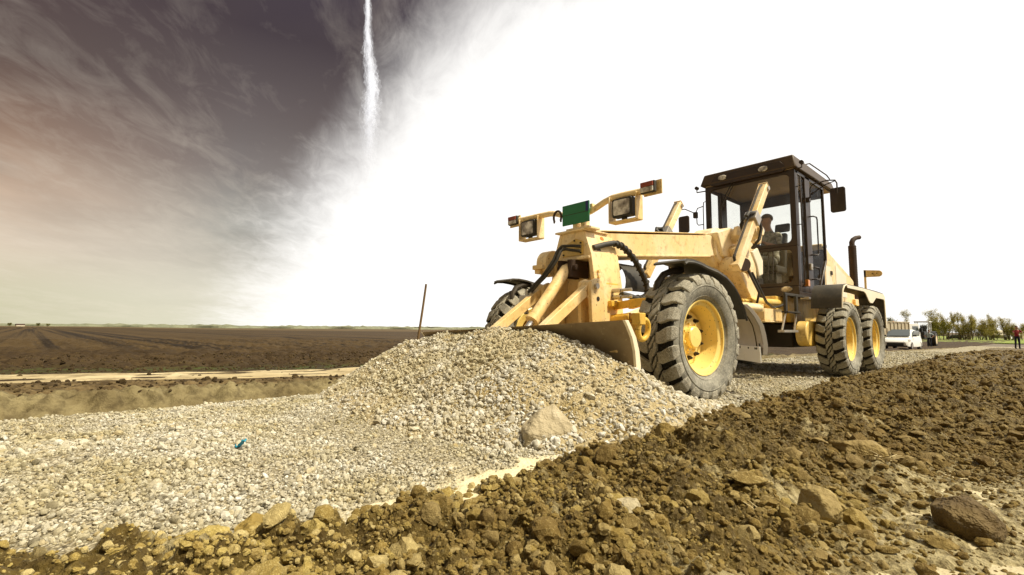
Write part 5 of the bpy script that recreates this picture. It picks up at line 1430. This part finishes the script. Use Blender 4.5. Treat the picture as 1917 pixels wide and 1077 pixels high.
def tipper(loc, rz):
    t = empty('dump_truck', loc, rz); tag(t, 'beige dump truck with ribbed high body parked behind the white hatchback', 'truck')
    b = MB(); b.box(-4.0, .9, -1.22, 1.22, 1.35, 1.45); b.box(-4.0, .9, 1.16, 1.22, 1.452, 3.05); b.box(-4.0, .9, -1.22, -1.16, 1.452, 3.05); b.box(.84, .9, -1.158, 1.158, 1.452, 3.05); b.box(-4.0, -3.94, -1.158, 1.158, 1.452, 2.95)
    b.box(-4.05, 1.0, 1.2, 1.28, 3.0, 3.12); b.box(-4.05, 1.0, -1.28, -1.2, 3.0, 3.12); b.box(-4.05, -3.95, -1.2, 1.2, 2.9, 3.02)
    body = b.build('tipping_body', M['tipper'], t, .01)
    r = MB()
    for x in np.linspace(-3.9, .8, 8):
        for s in (1, -1): r.box(x - .05, x + .05, s*1.22 if s > 0 else -1.30, 1.30 if s > 0 else -1.22, 1.37, 3.0)
    for y in (-.95, 0, .95): r.box(-4.07, -4.0, y - .05, y + .05, 1.4, 2.9)
    r.build_each('rib', M['tipper'], body, .01)
    g = MB(); g.box(-.55, 1.0, -1.0, 1.0, 0, .01); 
    c = MB(); c.prism([(1.05, .75), (3.0, .75), (3.05, 1.6), (2.85, 2.75), (2.6, 2.9), (1.05, 2.9)], -1.2, 1.2); cab_ = c.build('cab', M['carwhite'], t, .05, 35)
    c = MB(); c.prism([(3.062, 1.65), (2.872, 2.68), (2.84, 2.68), (3.03, 1.65)], -1.05, 1.05); c.build('windscreen', M['darkglass'], cab_)
    for s in (1, -1):
        c = MB(); c.prism([(1.5, 1.75), (2.7, 1.75), (2.6, 2.6), (1.5, 2.6)], s*1.19, s*1.21); c.build('door_window', M['darkglass'], cab_)
        c = MB(); c.box(2.75, 2.95, min(s*1.25, s*1.5), max(s*1.25, s*1.5), 1.9, 2.4); c.build('mirror', M['plastic'], cab_, .03)
        for x in (2.1, -1.9, -3.2): round_wheel(t, x, s*1.02, .52, .52, .34, s, M['wheelgrey'])
        c = MB(); c.box(-4.1, -4.06, s*1.02 - .3, s*1.02 + .3, .35, 1.2); c.build('mud_flap', M['plastic'], t)
        c = MB(); c.box(-4.03, -3.98, s*.9 - .12, s*.9 + .12, 1.1, 1.22); c.build('tail_lamp', M['redlens'], t)
    c = MB(); c.box(-4.0, 2.9, -.45, .45, .85, 1.15); c.box(-.7, .9, .5, 1.1, .5, 1.1); c.build('chassis', M['plastic'], t, .02)
    c = MB(); c.cyl((1.4, .75, 2.9), (1.4, .75, 2.96), .09, n=14); c.cyl((1.4, .75, 2.96), (1.4, .75, 3.25), .085, .06, 14); c.build('beacon', M['orange'], cab_, 0, 40)
    return t
xt, yt = -57.7, -6.85
tipper((xt, yt, float(T(xt)) - .1), toward(xt, yt) + math.radians(150)).scale = (.86, .86, .86)

def tractor(loc, rz):
    t = empty('tractor', loc, rz); tag(t, 'tractor with a tall white framed glass cab standing behind the man in stripes', 'tractor')
    f = MB()
    for y in (-.62, .62):
        for x in (-.5, .75): f.bar((x, y, 1.25), (x - .08, y*.94, 2.75), .08, .08, (1, 0, 0))
    f.box(-.68, .78, -.68, .68, 2.72, 2.84); f.box(-.6, .8, -.66, .66, 1.15, 1.28)
    cb = f.build('cab', M['carwhite'], t, .02)
    for y in (-.6, .6):
        g = MB(); g.box(-.5, .7, y - .01, y + .01, 1.3, 2.7); g.build('side_window', M['glass'], cb)
    g = MB(); g.box(.70, .72, -.56, .56, 1.7, 2.7); g.build('windscreen', M['glass'], cb)
    g = MB(); g.box(.6, 2.3, -.42, .42, .85, 1.68); g.build('bonnet', M['plastic'], t, .06)
    g = MB(); g.box(2.302, 2.33, -.34, .34, .95, 1.55); g.build('grille', M['dark'], t, .02)
    g = MB(); g.box(-.2, .3, -.3, .3, 1.28, 1.9); g.box(-.3, -.15, -.3, .3, 1.9, 2.4); g.build('seat', M['black'], cb, .05)
    for s in (1, -1):
        round_wheel(t, -.3, s*.85, .78, .78, .42, s, M['paint']); round_wheel(t, 1.85, s*.72, .48, .48, .28, s, M['paint'])
        g = MB(); g.strip([(.55, 1.2), (.3, 1.55), (-.1, 1.68), (-.6, 1.62), (-1.0, 1.3)], s*.65 if s > 0 else -1.05, 1.05 if s > 0 else -.65, .03); g.build('mudguard', M['plastic'], t, 0, 40)
    return t
xq, yq = -66.0, -5.55
tractor((xq, yq, float(T(xq)) - .02), toward(xq, yq) - .15)
for x_, y_, lb, m_ in ((-214.5, -17.0, 'tiny dark car parked under the distant trees', M['plastic']), (-216, -4.3, 'tiny white car parked at the far right end of the tree line', M['carwhite']), (-205, -27.5, 'small white car on the meadow left of the bare birches', M['carwhite'])):
    hatchback('distant_car', (x_, y_, float(T(x_)) + .1), RD.uniform(0, 6), lb, m_)
# low farm house with a pale roof between the trees
hs_ = empty('farm_house', (-290, -6.5, float(T(-290)) - 1.0), 1.2); tag(hs_, 'low farm house with a broad pale roof between the distant trees', 'house')
b = MB(); b.box(-5, 5, -3, 3, 0, 2.3); b.build('wall', M['tipper'], hs_)
b = MB(); b.prism([(-3.5, 2.25), (0, 4.3), (3.5, 2.25), (3.5, 2.45), (0, 4.5), (-3.5, 2.45)], -5.4, 5.4, 'x'); b.build('roof', M['pale'], hs_)
for x in (-3, 0, 3):
    b = MB(); b.box(x - .5, x + .5, 3.0, 3.03, .9, 1.8); b.box(x - .5, x + .5, -3.03, -3.0, .9, 1.8); b.build('window', M['darkglass'], hs_)
hs2 = empty('farm_house', (92, -1160, float(T(-60)) + .2), .4); hs2.scale = (.6, .6, .6); tag(hs2, 'tiny white walled farm house among dark trees on the far left horizon', 'house')
b = MB(); b.box(-9, 9, -4, 4, 0, 4); b.build('wall', M['pale'], hs2)
b = MB(); b.prism([(-4.6, 3.9), (0, 7.5), (4.6, 3.9), (4.6, 4.2), (0, 7.9), (-4.6, 4.2)], -9.6, 9.6, 'x'); b.build('roof', M['iron'], hs2)

# ------------------------------------------------------------------ trees
def leaf_mat(name, cols):
    t = NT(name); co = t.co(); n = t.noise(.9, 4, .6, co)
    c = t.ramp(n, [(.30, cols[0]), (.5, cols[1]), (.7, cols[2])])
    b = t.n('ShaderNodeBsdfDiffuse'); t.t.links.new(c, b.inputs[0]); tr = t.n('ShaderNodeBsdfTranslucent'); t.t.links.new(c, tr.inputs[0])
    m = t.n('ShaderNodeMixShader'); m.inputs[0].default_value = .35
    t.t.links.new(b.outputs[0], m.inputs[1]); t.t.links.new(tr.outputs[0], m.inputs[2]); t.t.links.new(m.outputs[0], t.out.inputs['Surface']); return t.mat
M['leaf_spring'] = leaf_mat('spring_leaves', [(.20, .17, .04), (.38, .33, .10), (.58, .50, .22)])
M['leaf_dense'] = leaf_mat('dense_leaves', [(.08, .08, .016), (.18, .17, .035), (.32, .29, .07)])
M['bark'] = worn('bark', (.12, .085, .05), (.24, .19, .13), .9, 6, .6, bump=.3)
def tree_meshes(seed, H, spread, base, nleaf, leaf, dense=False, stems=1):
    """trunk with limbs (one mesh) and a crown of many small leaves gathered round the twigs (another)"""
    rng = random.Random(seed); tk = MB(); cr = MB(); tips = []
    def grow(p, d, L, r, lev):
        path = [p]; q = p.copy(); dd = d.copy(); n = 4
        for i in range(n):
            dd = (dd + Vector((rng.gauss(0, .12), rng.gauss(0, .12), .06))).normalized(); q = q + dd * L / n; path.append(q.copy())
        tk.tube(path, [r * (1 - .7 * i / n) for i in range(n + 1)], 6 if lev == 0 else 4)
        if lev >= 1: tips.extend([(path[i], L) for i in range(1, n + 1)])
        if lev < 2:
            for k in range(rng.randint(6, 9) if lev == 0 else rng.randint(3, 5)):
                t = rng.uniform(base if lev == 0 else .25, 1.0); i = min(int(t * n), n - 1); o = path[i].lerp(path[i+1], t * n - i)
                a = rng.uniform(0, 2 * PI); out = Vector((math.cos(a), math.sin(a), 0))
                nd = (out * (.75 * spread + .25) + Vector((0, 0, rng.uniform(.5, 1.2)))).normalized()
                grow(o, nd, L * rng.uniform(.28, .5) * (1.15 - .6 * t if lev == 0 else 1), r * .38, lev + 1)
    for s in range(stems):
        a = rng.uniform(0, 6.28); off = Vector((math.cos(a), math.sin(a), 0)) * (0 if stems == 1 else rng.uniform(.2, 1.0))
        grow(off, (Vector((0, 0, 1)) + off * .12).normalized(), H * rng.uniform(.72, .85) if stems > 1 else H * .8, H * .016, 0)
    for i in range(nleaf):
        p, L = rng.choice(tips); c = p + Vector((rng.gauss(0, 1), rng.gauss(0, 1), rng.gauss(0, .9))) * (.16 * H * .28 * (1.5 if dense else .85))
        if c.z < H * .06: continue
        n1 = Vector((rng.gauss(0, 1), rng.gauss(0, 1), rng.gauss(0, 1))).normalized(); u = n1.orthogonal().normalized(); w = n1.cross(u); s = leaf * rng.uniform(.6, 1.4)
        cr.add([c - u*s, c - w*s*.55, c + u*s, c + w*s*.55], [(0, 1, 2, 3)])
    return tk.mesh('trunk'), cr.mesh('crown')
KINDS = {
    'bare': (tree_meshes(1, 9.0, .55, .35, 1500, .10), 'leaf_spring'),
    'birch': (tree_meshes(2, 8.5, .30, .25, 1700, .10), 'leaf_spring'),
    'clump': (tree_meshes(3, 7.5, .28, .12, 3200, .10, False, 5), 'leaf_spring'),
    'bush': (tree_meshes(4, 5.5, .8, .12, 5200, .11, True, 3), 'leaf_dense'),
    'round': (tree_meshes(5, 6.2, .7, .15, 3600, .10, True, 2), 'leaf_spring'),
}
for k, ((a_, b_), lm_) in KINDS.items(): a_.materials.append(M['bark']); b_.materials.append(M[lm_])
def tree(kind, x, y, h, label, name, rz=None, w=1.0):
    (a_, b_), lm_ = KINDS[kind]; base = {'bare': 9.0, 'birch': 8.5, 'clump': 7.5, 'bush': 5.5, 'round': 6.2}[kind]
    t = empty(name, (x, y, float(T(x)) - .05), RD.uniform(0, 6.28)); s = h / base; t.scale = (s * w, s * w, s)
    tag(t, label, 'tree', 'trees along the far meadow')
    for nm, me in (('trunk', a_), ('crown', b_)):
        o = bpy.data.objects.new(nm, me); COL.objects.link(o); o.parent = t
for kd, u_, x, y, h, lb, nm, w in [
    ('bare', 1697, -187.0, -25.3, 9.2, 'sparse leafing tree showing above the dump truck body', 'bare_tree', 1.0),
    ('bush', 1672, -180.0, -28.6, 7.2, 'dark leafy tree at the left end of the dump truck', 'leafy_tree', .8),
    ('bare', 1750, -192.4, -19.6, 9.4, 'tallest sparse tree rising above the glass tractor cab', 'bare_tree', 1.2),
    ('round', 1757, -196.0, -19.0, 7.6, 'olive tree just right of the tallest sparse tree', 'leafy_tree', .9),
    ('bush', 1765, -186.0, -17.0, 6.0, 'dense dark green bush right of the tractor', 'leafy_bush', 1.0),
    ('bush', 1757, -178.0, -17.3, 3.6, 'low shrub against the right edge of the tractor cab', 'leafy_bush', .9),
    ('birch', 1777, -198.0, -16.9, 8.0, 'slim sparse tree right behind the dense bush', 'birch_tree', 1.1),
    ('birch', 1785, -197.6, -15.9, 8.4, 'pale slim birch, second from the dense bush', 'birch_tree', .8),
    ('birch', 1792, -199.0, -15.2, 8.9, 'tall thin birch with hardly any leaves left of the clump', 'birch_tree', .55),
    ('birch', 1799, -199.5, -14.4, 8.8, 'thin birch leaning at the left side of the thick clump', 'birch_tree', .6),
    ('birch', 1804, -201.0, -13.8, 8.5, 'thin pale birch touching the thick many stemmed clump', 'birch_tree', .6),
    ('clump', 1813, -200.0, -12.7, 8.0, 'thick clump of many upright stems in the middle of the row', 'stem_clump', 1.0),
    ('clump', 1820, -202.0, -12.0, 6.6, 'lower clump of stems above the tiny dark car', 'stem_clump', .9),
    ('birch', 1830, -203.0, -10.9, 7.2, 'lone dark trunked birch between the two clumps and the round crowns', 'birch_tree', .8),
    ('round', 1844, -204.0, -9.4, 6.6, 'round olive crowned tree, left of the pair', 'leafy_tree', 1.1),
    ('round', 1858, -206.0, -8.0, 6.5, 'round pale crowned tree, right of the pair', 'leafy_tree', 1.0),
    ('birch', 1863, -207.0, -7.4, 8.2, 'feathery pale birch standing behind the right round crown', 'birch_tree', .7),
    ('clump', 1887, -209.0, -4.6, 7.4, 'narrow brown clump left of the person in red', 'stem_clump', .9),
    ('clump', 0, -205.5, -14.9, 5.2, 'short brown thicket at the feet of the two thin birches', 'stem_clump', 1.4),
    ('clump', 0, -206.0, -10.3, 4.8, 'short thicket under the lone dark trunked birch', 'stem_clump', 1.5),
    ('clump', 0, -207.0, -13.4, 5.6, 'brown thicket filling the gap behind the thick clump', 'stem_clump', 1.5),
    ('clump', 0, -209.0, -8.7, 5.4, 'thicket joining the pair of round crowns', 'stem_clump', 1.5),
    ('clump', 0, -204.0, -17.9, 6.4, 'brown stems filling the space behind the dense dark bush', 'stem_clump', 1.4),
    ('clump', 0, -212.0, -3.8, 4.6, 'short thicket between the narrow clump and the person in red', 'stem_clump', 1.5),
    ('bush', 0, -213.0, -7.0, 3.2, 'low dark shrub in front of the pale roofed farm house', 'leafy_bush', 1.3),
    ('round', 1903, -210.0, -2.9, 5.4, 'hazy bush like tree directly behind the person in red', 'leafy_tree', 1.1),
    ('round', 1916, -212.0, -1.4, 5.4, 'olive tree cut by the right edge of the picture', 'leafy_tree', 1.1),
]: tree(kd, x, y, h, lb, nm, None, w)
for i, (x, y, h, lb) in enumerate([(104, -1150, 6, 'dark tree left of the tiny farm house on the left horizon'), (70, -1150, 6, 'dark tree right of the tiny farm house on the left horizon'), (56, -1135, 5, 'dark tree standing farthest right of the tiny left farm house')]):
    tree('bush', x, y, h, lb, 'leafy_tree', None, 1.3)

# ------------------------------------------------------------------ small things
b = MB(); p0 = Vector((.03, -4.31, .10)); p1 = Vector((-.063, -4.103, 1.638))
b.tube([p0.lerp(p1, t) + Vector((.004*math.sin(t*7), .004*math.cos(t*5), 0)) for t in np.linspace(0, 1, 9)], [.024, .024, .023, .023, .022, .022, .021, .021, .020], 8)
tag(b.build('marker_stake', M['wood'], None, 0, 50), 'leaning wooden marker stake standing in the field left of the blade', 'stake')
# crumpled blue plastic scrap
t = NT('blue_plastic'); M['blueplastic'] = t.bsdf((.02, .30, .46), .35)
bm = bmesh.new(); bmesh.ops.create_grid(bm, x_segments=10, y_segments=4, size=1)
for v in bm.verts:
    x, y = v.co.x, v.co.y
    v.co = Vector((x * .050, y * .013 * (1.25 - .5 * x * x), .014 * math.sin(x * 3.2) + .007 * math.sin(y * 4 + x * 5) + (.020 if x > .3 else 0) * (x - .3)))
me = bpy.data.meshes.new('plastic_scrap'); bm.to_mesh(me); bm.free()
sc_ = link_mesh('plastic_scrap', me, M['blueplastic'], None, 0, True); sc_.modifiers.new('solid', 'SOLIDIFY').thickness = .004
sx, sy = 3.93, .33; sc_.location = (sx, sy, float(road_z(np.array([sx]), np.array([sy]))[0]) + .032); sc_.rotation_euler = (.15, -.25, math.radians(112))
tag(sc_, 'crumpled bright blue plastic scrap lying on the gravel', 'litter')
# dry straw tufts
M['straw'] = plain('dry_straw', (.60, .50, .28), .8)
def tuft(x, y, n, L, label, lean=.5):
    rng = random.Random(int(x * 1000)); b = MB(); z = mz(x, y)
    for i in range(n):
        a = rng.uniform(0, 6.28); d = Vector((math.cos(a) * lean, math.sin(a) * lean, 1)).normalized(); l = L * rng.uniform(.5, 1.2)
        o = Vector((rng.gauss(0, .012), rng.gauss(0, .012), -.01)); p = [o, o + d * l * .5, o + d * l * .85 + Vector((0, 0, -l * .12)) + Vector((d.x, d.y, 0)) * l * .25]
        b.tube(p, [.0028, .0024, .0012], 4)
    o = b.build('straw_tuft', M['straw'], None); o.location = (x, y, z); tag(o, label, 'dry grass', 'dry straw tufts on the mud')
tuft(1.86, 2.16, 26, .10, 'dry straw tuft beside a dark clod on the windrow', .9)
tuft(2.62, 2.86, 14, .09, 'thin straw tuft near the long upright clod', .7)
tuft(1.4, 3.05, 12, .10, 'sparse straw tuft on the right slope of the windrow', 1.2)

# contrail: a long puffy tube of ice cloud high over the field
def contrail():
    t = NT('ice_cloud'); co = t.co()
    mp = t.n('ShaderNodeMapping'); mp.inputs['Scale'].default_value = (1, 1, .45); t.t.links.new(co, mp.inputs['Vector'])
    n = t.noise(.045, 5, .55, mp.outputs[0]); n2 = t.noise(.16, 4, .6, mp.outputs[0])
    d = t.n('ShaderNodeBsdfDiffuse'); d.inputs[0].default_value = (.92, .94, .97, 1)
    e = t.n('ShaderNodeEmission'); e.inputs[0].default_value = (.97, .97, 1, 1); e.inputs[1].default_value = 1.0      # added glow stands in for sunlight on the ice
    m0 = t.n('ShaderNodeMixShader'); m0.inputs[0].default_value = .75; t.t.links.new(d.outputs[0], m0.inputs[1]); t.t.links.new(e.outputs[0], m0.inputs[2])
    tr = t.n('ShaderNodeBsdfTransparent'); m = t.n('ShaderNodeMixShader')
    f = t.ramp(t.math('ADD', t.math('MULTIPLY', n, .55), t.math('MULTIPLY', n2, .45)), [(.40, 0.0), (.60, 1.0)])
    f = t.math('MULTIPLY', f, t.attr('dens'))
    t.t.links.new(f, m.inputs[0]); t.t.links.new(tr.outputs[0], m.inputs[1]); t.t.links.new(m0.outputs[0], m.inputs[2]); t.t.links.new(m.outputs[0], t.out.inputs['Surface'])
    pts = [(-389, -890, 770), (-391.8, -905.7, 691.6), (-399.9, -911.8, 579), (-410, -911, 512), (-412, -917, 444), (-414, -925, 354), (-416, -932, 300)]
    P = resample(pts, 200); vs = []; dens = []; N = 24; SH = (1.25, 1.0, .8, .62, .45, .28)
    fr = MB().frames(P)
    for shell, k in enumerate(SH):
        for i, (p, a, c) in enumerate(fr):
            tt = i / 199; r = (5.5 + 9.5 * sstep(.15, .75, tt)) * k
            for j in range(N):
                ang = 2 * PI * j / N
                pr = 1 + (1.5 if k > .7 else .9) * float(fbm(np.array([i * .30 + shell * 57]), np.array([j * .5 + shell * 13]), 4, 5 + shell)[0])
                vs.append(tuple(p + (a * math.cos(ang) + c * math.sin(ang)) * r * pr))
                dens.append((.10, .18, .26, .34, .45, .60)[shell] * (1 - .85 * float(sstep(.55, .90, tt)) - .15 * float(sstep(.8, .99, tt))))
    fs = [(s*200*N + i*N + j, s*200*N + i*N + (j+1) % N, s*200*N + (i+1)*N + (j+1) % N, s*200*N + (i+1)*N + j) for s in range(len(SH)) for i in range(199) for j in range(N)]
    me = bpy.data.meshes.new('contrail'); me.from_pydata(vs, [], fs)
    at = me.attributes.new('dens', 'FLOAT', 'POINT'); at.data.foreach_set('value', np.array(dens, np.float32))
    o = link_mesh('contrail', me, t.mat, None, 0, True); tag(o, 'white aircraft contrail rising straight up through the dark clouds', 'contrail')
contrail()

# ------------------------------------------------------------------ sky and light
SUN = Vector((-.22, .50, .84)).normalized()
EXPO = 0.24
w = bpy.data.worlds.new('World'); scene.world = w; w.use_nodes = True
wt = w.node_tree; wt.nodes.clear()
class WT(NT):
    def __init__(s): s.t = wt
s = WT()
gen = s.n('ShaderNodeTexCoord').outputs['Generated']
sep = s.n('ShaderNodeSeparateXYZ'); wt.links.new(gen, sep.inputs[0]); X_, Y_, Z_ = sep.outputs
Zc = s.math('MAXIMUM', Z_, 0.0)
# planar coordinates on a cloud layer
den = s.math('ADD', Zc, .10)
px = s.math('DIVIDE', X_, den); py = s.math('DIVIDE', Y_, den)
ca, sa = math.cos(math.radians(62)), math.sin(math.radians(62))
al = s.math('ADD', s.math('MULTIPLY', px, ca), s.math('MULTIPLY', py, sa)); ac = s.math('SUBTRACT', s.math('MULTIPLY', py, ca), s.math('MULTIPLY', px, sa))
def comb(a, b, c=0.0):
    nd = s.n('ShaderNodeCombineXYZ')
    for i, v in enumerate((a, b, c)):
        if isinstance(v, bpy.types.NodeSocket): wt.links.new(v, nd.inputs[i])
        else: nd.inputs[i].default_value = v
    return nd.outputs[0]
v1 = comb(s.math('MULTIPLY', al, .7), s.math('MULTIPLY', ac, 1.6)); v2 = comb(s.math('MULTIPLY', al, 3.2), s.math('MULTIPLY', ac, 7.0), 3.0)
v3 = comb(al, ac, 7.0)
c1 = s.noise(1.1, 9, .62, v1, .9); c2 = s.noise(1.2, 8, .66, v2, .6); c3 = s.noise(.75, 6, .55, v3, .4)
cir = s.math('ADD', s.math('MULTIPLY', c1, .5), s.math('MULTIPLY', c2, .5))
# base tone by height over the horizon
tone = s.ramp(Zc, [(0.0, (.600, .570, .390)), (.05, (.59, .55, .39)), (.12, (.66, .55, .425)), (.20, (.54, .395, .285)), (.28, (.27, .175, .122)), (.38, (.108, .070, .057)), (.50, (.070, .045, .045)), (.62, (.058, .038, .042))])
# towards the middle of the sky it turns greyer
grey = s.ramp(Zc, [(0.0, (.70, .675, .53)), (.06, (.68, .645, .53)), (.12, (.54, .51, .43)), (.19, (.36, .345, .305)), (.28, (.21, .182, .165)), (.38, (.128, .102, .095)), (.50, (.056, .040, .044)), (.65, (.055, .04, .055))])
az = s.math('MULTIPLY', s.math('SUBTRACT', .10, X_), 3.6, clamp=True)
tone = s.mix(az, tone, grey)
# streaks of cirrus, lighter and darker
tone = s.mix(s.ramp(cir, [(.46, 0.0), (.76, .42)]), tone, s.mix(Zc, (.80, .72, .58), (.22, .17, .16)))
tone = s.mix(s.math('MULTIPLY', s.ramp(c3, [(.34, .35), (.54, 0.0)]), s.ramp(Zc, [(.06, .12), (.26, 1.0)])), tone, (.09, .07, .06))
# the bright glow that burns out the right half
G_ = Vector((-.877, -.447, .177)).normalized()
dot = s.math('ADD', s.math('ADD', s.math('MULTIPLY', X_, G_.x), s.math('MULTIPLY', Y_, G_.y)), s.math('MULTIPLY', Z_, G_.z))
q = s.math('SUBTRACT', dot, s.math('ADD', .632, s.math('MULTIPLY', Zc, s.math('SUBTRACT', .535, s.math('MULTIPLY', Zc, .25)))))
q = s.math('ADD', q, s.math('MULTIPLY', s.math('SUBTRACT', cir, .5), .12))
q = s.math('ADD', q, s.math('MULTIPLY', s.math('SUBTRACT', c3, .5), .06))
m1 = s.n('ShaderNodeMapRange', interpolation_type='SMOOTHSTEP'); wt.links.new(q, m1.inputs[0]); m1.inputs[1].default_value = -.105; m1.inputs[2].default_value = .055
m2 = s.n('ShaderNodeMapRange', interpolation_type='SMOOTHSTEP'); wt.links.new(Y_, m2.inputs[0]); m2.inputs[1].default_value = -.48; m2.inputs[2].default_value = -.15
glow = s.math('MAXIMUM', m1.outputs[0], m2.outputs[0])
cloud = s.mix(glow, tone, (1.02, 1.0, .97))
# unseen sky behind the camera, dulled and warmed to cut the fill light
m3 = s.n('ShaderNodeMapRange', interpolation_type='SMOOTHSTEP'); wt.links.new(X_, m3.inputs[0]); m3.inputs[1].default_value = -.25; m3.inputs[2].default_value = .45
cloud = s.mix(s.math('MULTIPLY', m3.outputs[0], m2.outputs[0]), cloud, s.mix(c1, (.20, .155, .085), (.34, .275, .17)))
sky = s.n('ShaderNodeTexSky', sky_type='NISHITA', sun_disc=False, sun_elevation=math.asin(SUN.z), sun_rotation=math.atan2(SUN.x, SUN.y), air_density=1.0, dust_density=2.5, ozone_density=1.0)
nish = s.mix(1.0, sky.outputs[0], (.07, .07, .07), 'MULTIPLY')
tot = s.mix(.95, nish, cloud)
bg = s.n('ShaderNodeBackground', i_Strength=1.0); wt.links.new(tot, bg.inputs[0])
wo = s.n('ShaderNodeOutputWorld'); wt.links.new(bg.outputs[0], wo.inputs[0])

sun = bpy.data.lights.new('sun', 'SUN'); sun.energy = 5.0; sun.angle = math.radians(3.5); sun.color = (1.0, .89, .66)
so = bpy.data.objects.new('sun', sun); COL.objects.link(so); so.rotation_euler = (-SUN).to_track_quat('-Z', 'Y').to_euler(); so.location = (0, 0, 30)

# ------------------------------------------------------------------ camera
Fpx, Hc, X0, Z0, AL, HZ, RO = 886.58, .7928, 1.051, 5.8536, .8435, 616.8, .0073
th = math.atan((HZ - 538.5) / Fpx); c_, s_ = math.cos(th), math.sin(th); cr, sr = math.cos(RO), math.sin(RO)
fwv = (-math.sin(AL), -math.cos(AL)); lfv = (math.cos(AL), -math.sin(AL))
def toM(v): return Vector((v[0]*fwv[0] + v[1]*fwv[1], v[0]*lfv[0] + v[1]*lfv[1], v[2]))
R0, U0, D0 = Vector((1, 0, 0)), Vector((0, -s_, c_)), Vector((0, c_, s_))
right = toM(R0 * cr + U0 * sr); up = toM(U0 * cr - R0 * sr); fwd = toM(D0)
cam = bpy.data.cameras.new('camera'); co_ = bpy.data.objects.new('camera', cam); COL.objects.link(co_)
cam.sensor_width = 36; cam.lens = 36 * Fpx / 1917; cam.clip_end = 20000; cam.clip_start = .05
loc = toM((-X0, -Z0, 0)); loc.z = Hc
co_.matrix_world = Matrix(((right.x, up.x, -fwd.x, loc.x), (right.y, up.y, -fwd.y, loc.y), (right.z, up.z, -fwd.z, loc.z), (0, 0, 0, 1)))
scene.camera = co_
vs_ = scene.view_settings; scene.display_settings.display_device = 'sRGB'
vs_.view_transform = 'Standard'; vs_.look = 'None'; vs_.exposure = EXPO; vs_.gamma = 1.0; vs_.use_curve_mapping = False
scene.cycles.use_denoising = True; scene.cycles.max_bounces = 6; scene.cycles.transparent_max_bounces = 24
scene.cycles.caustics_reflective = False; scene.cycles.caustics_refractive = False
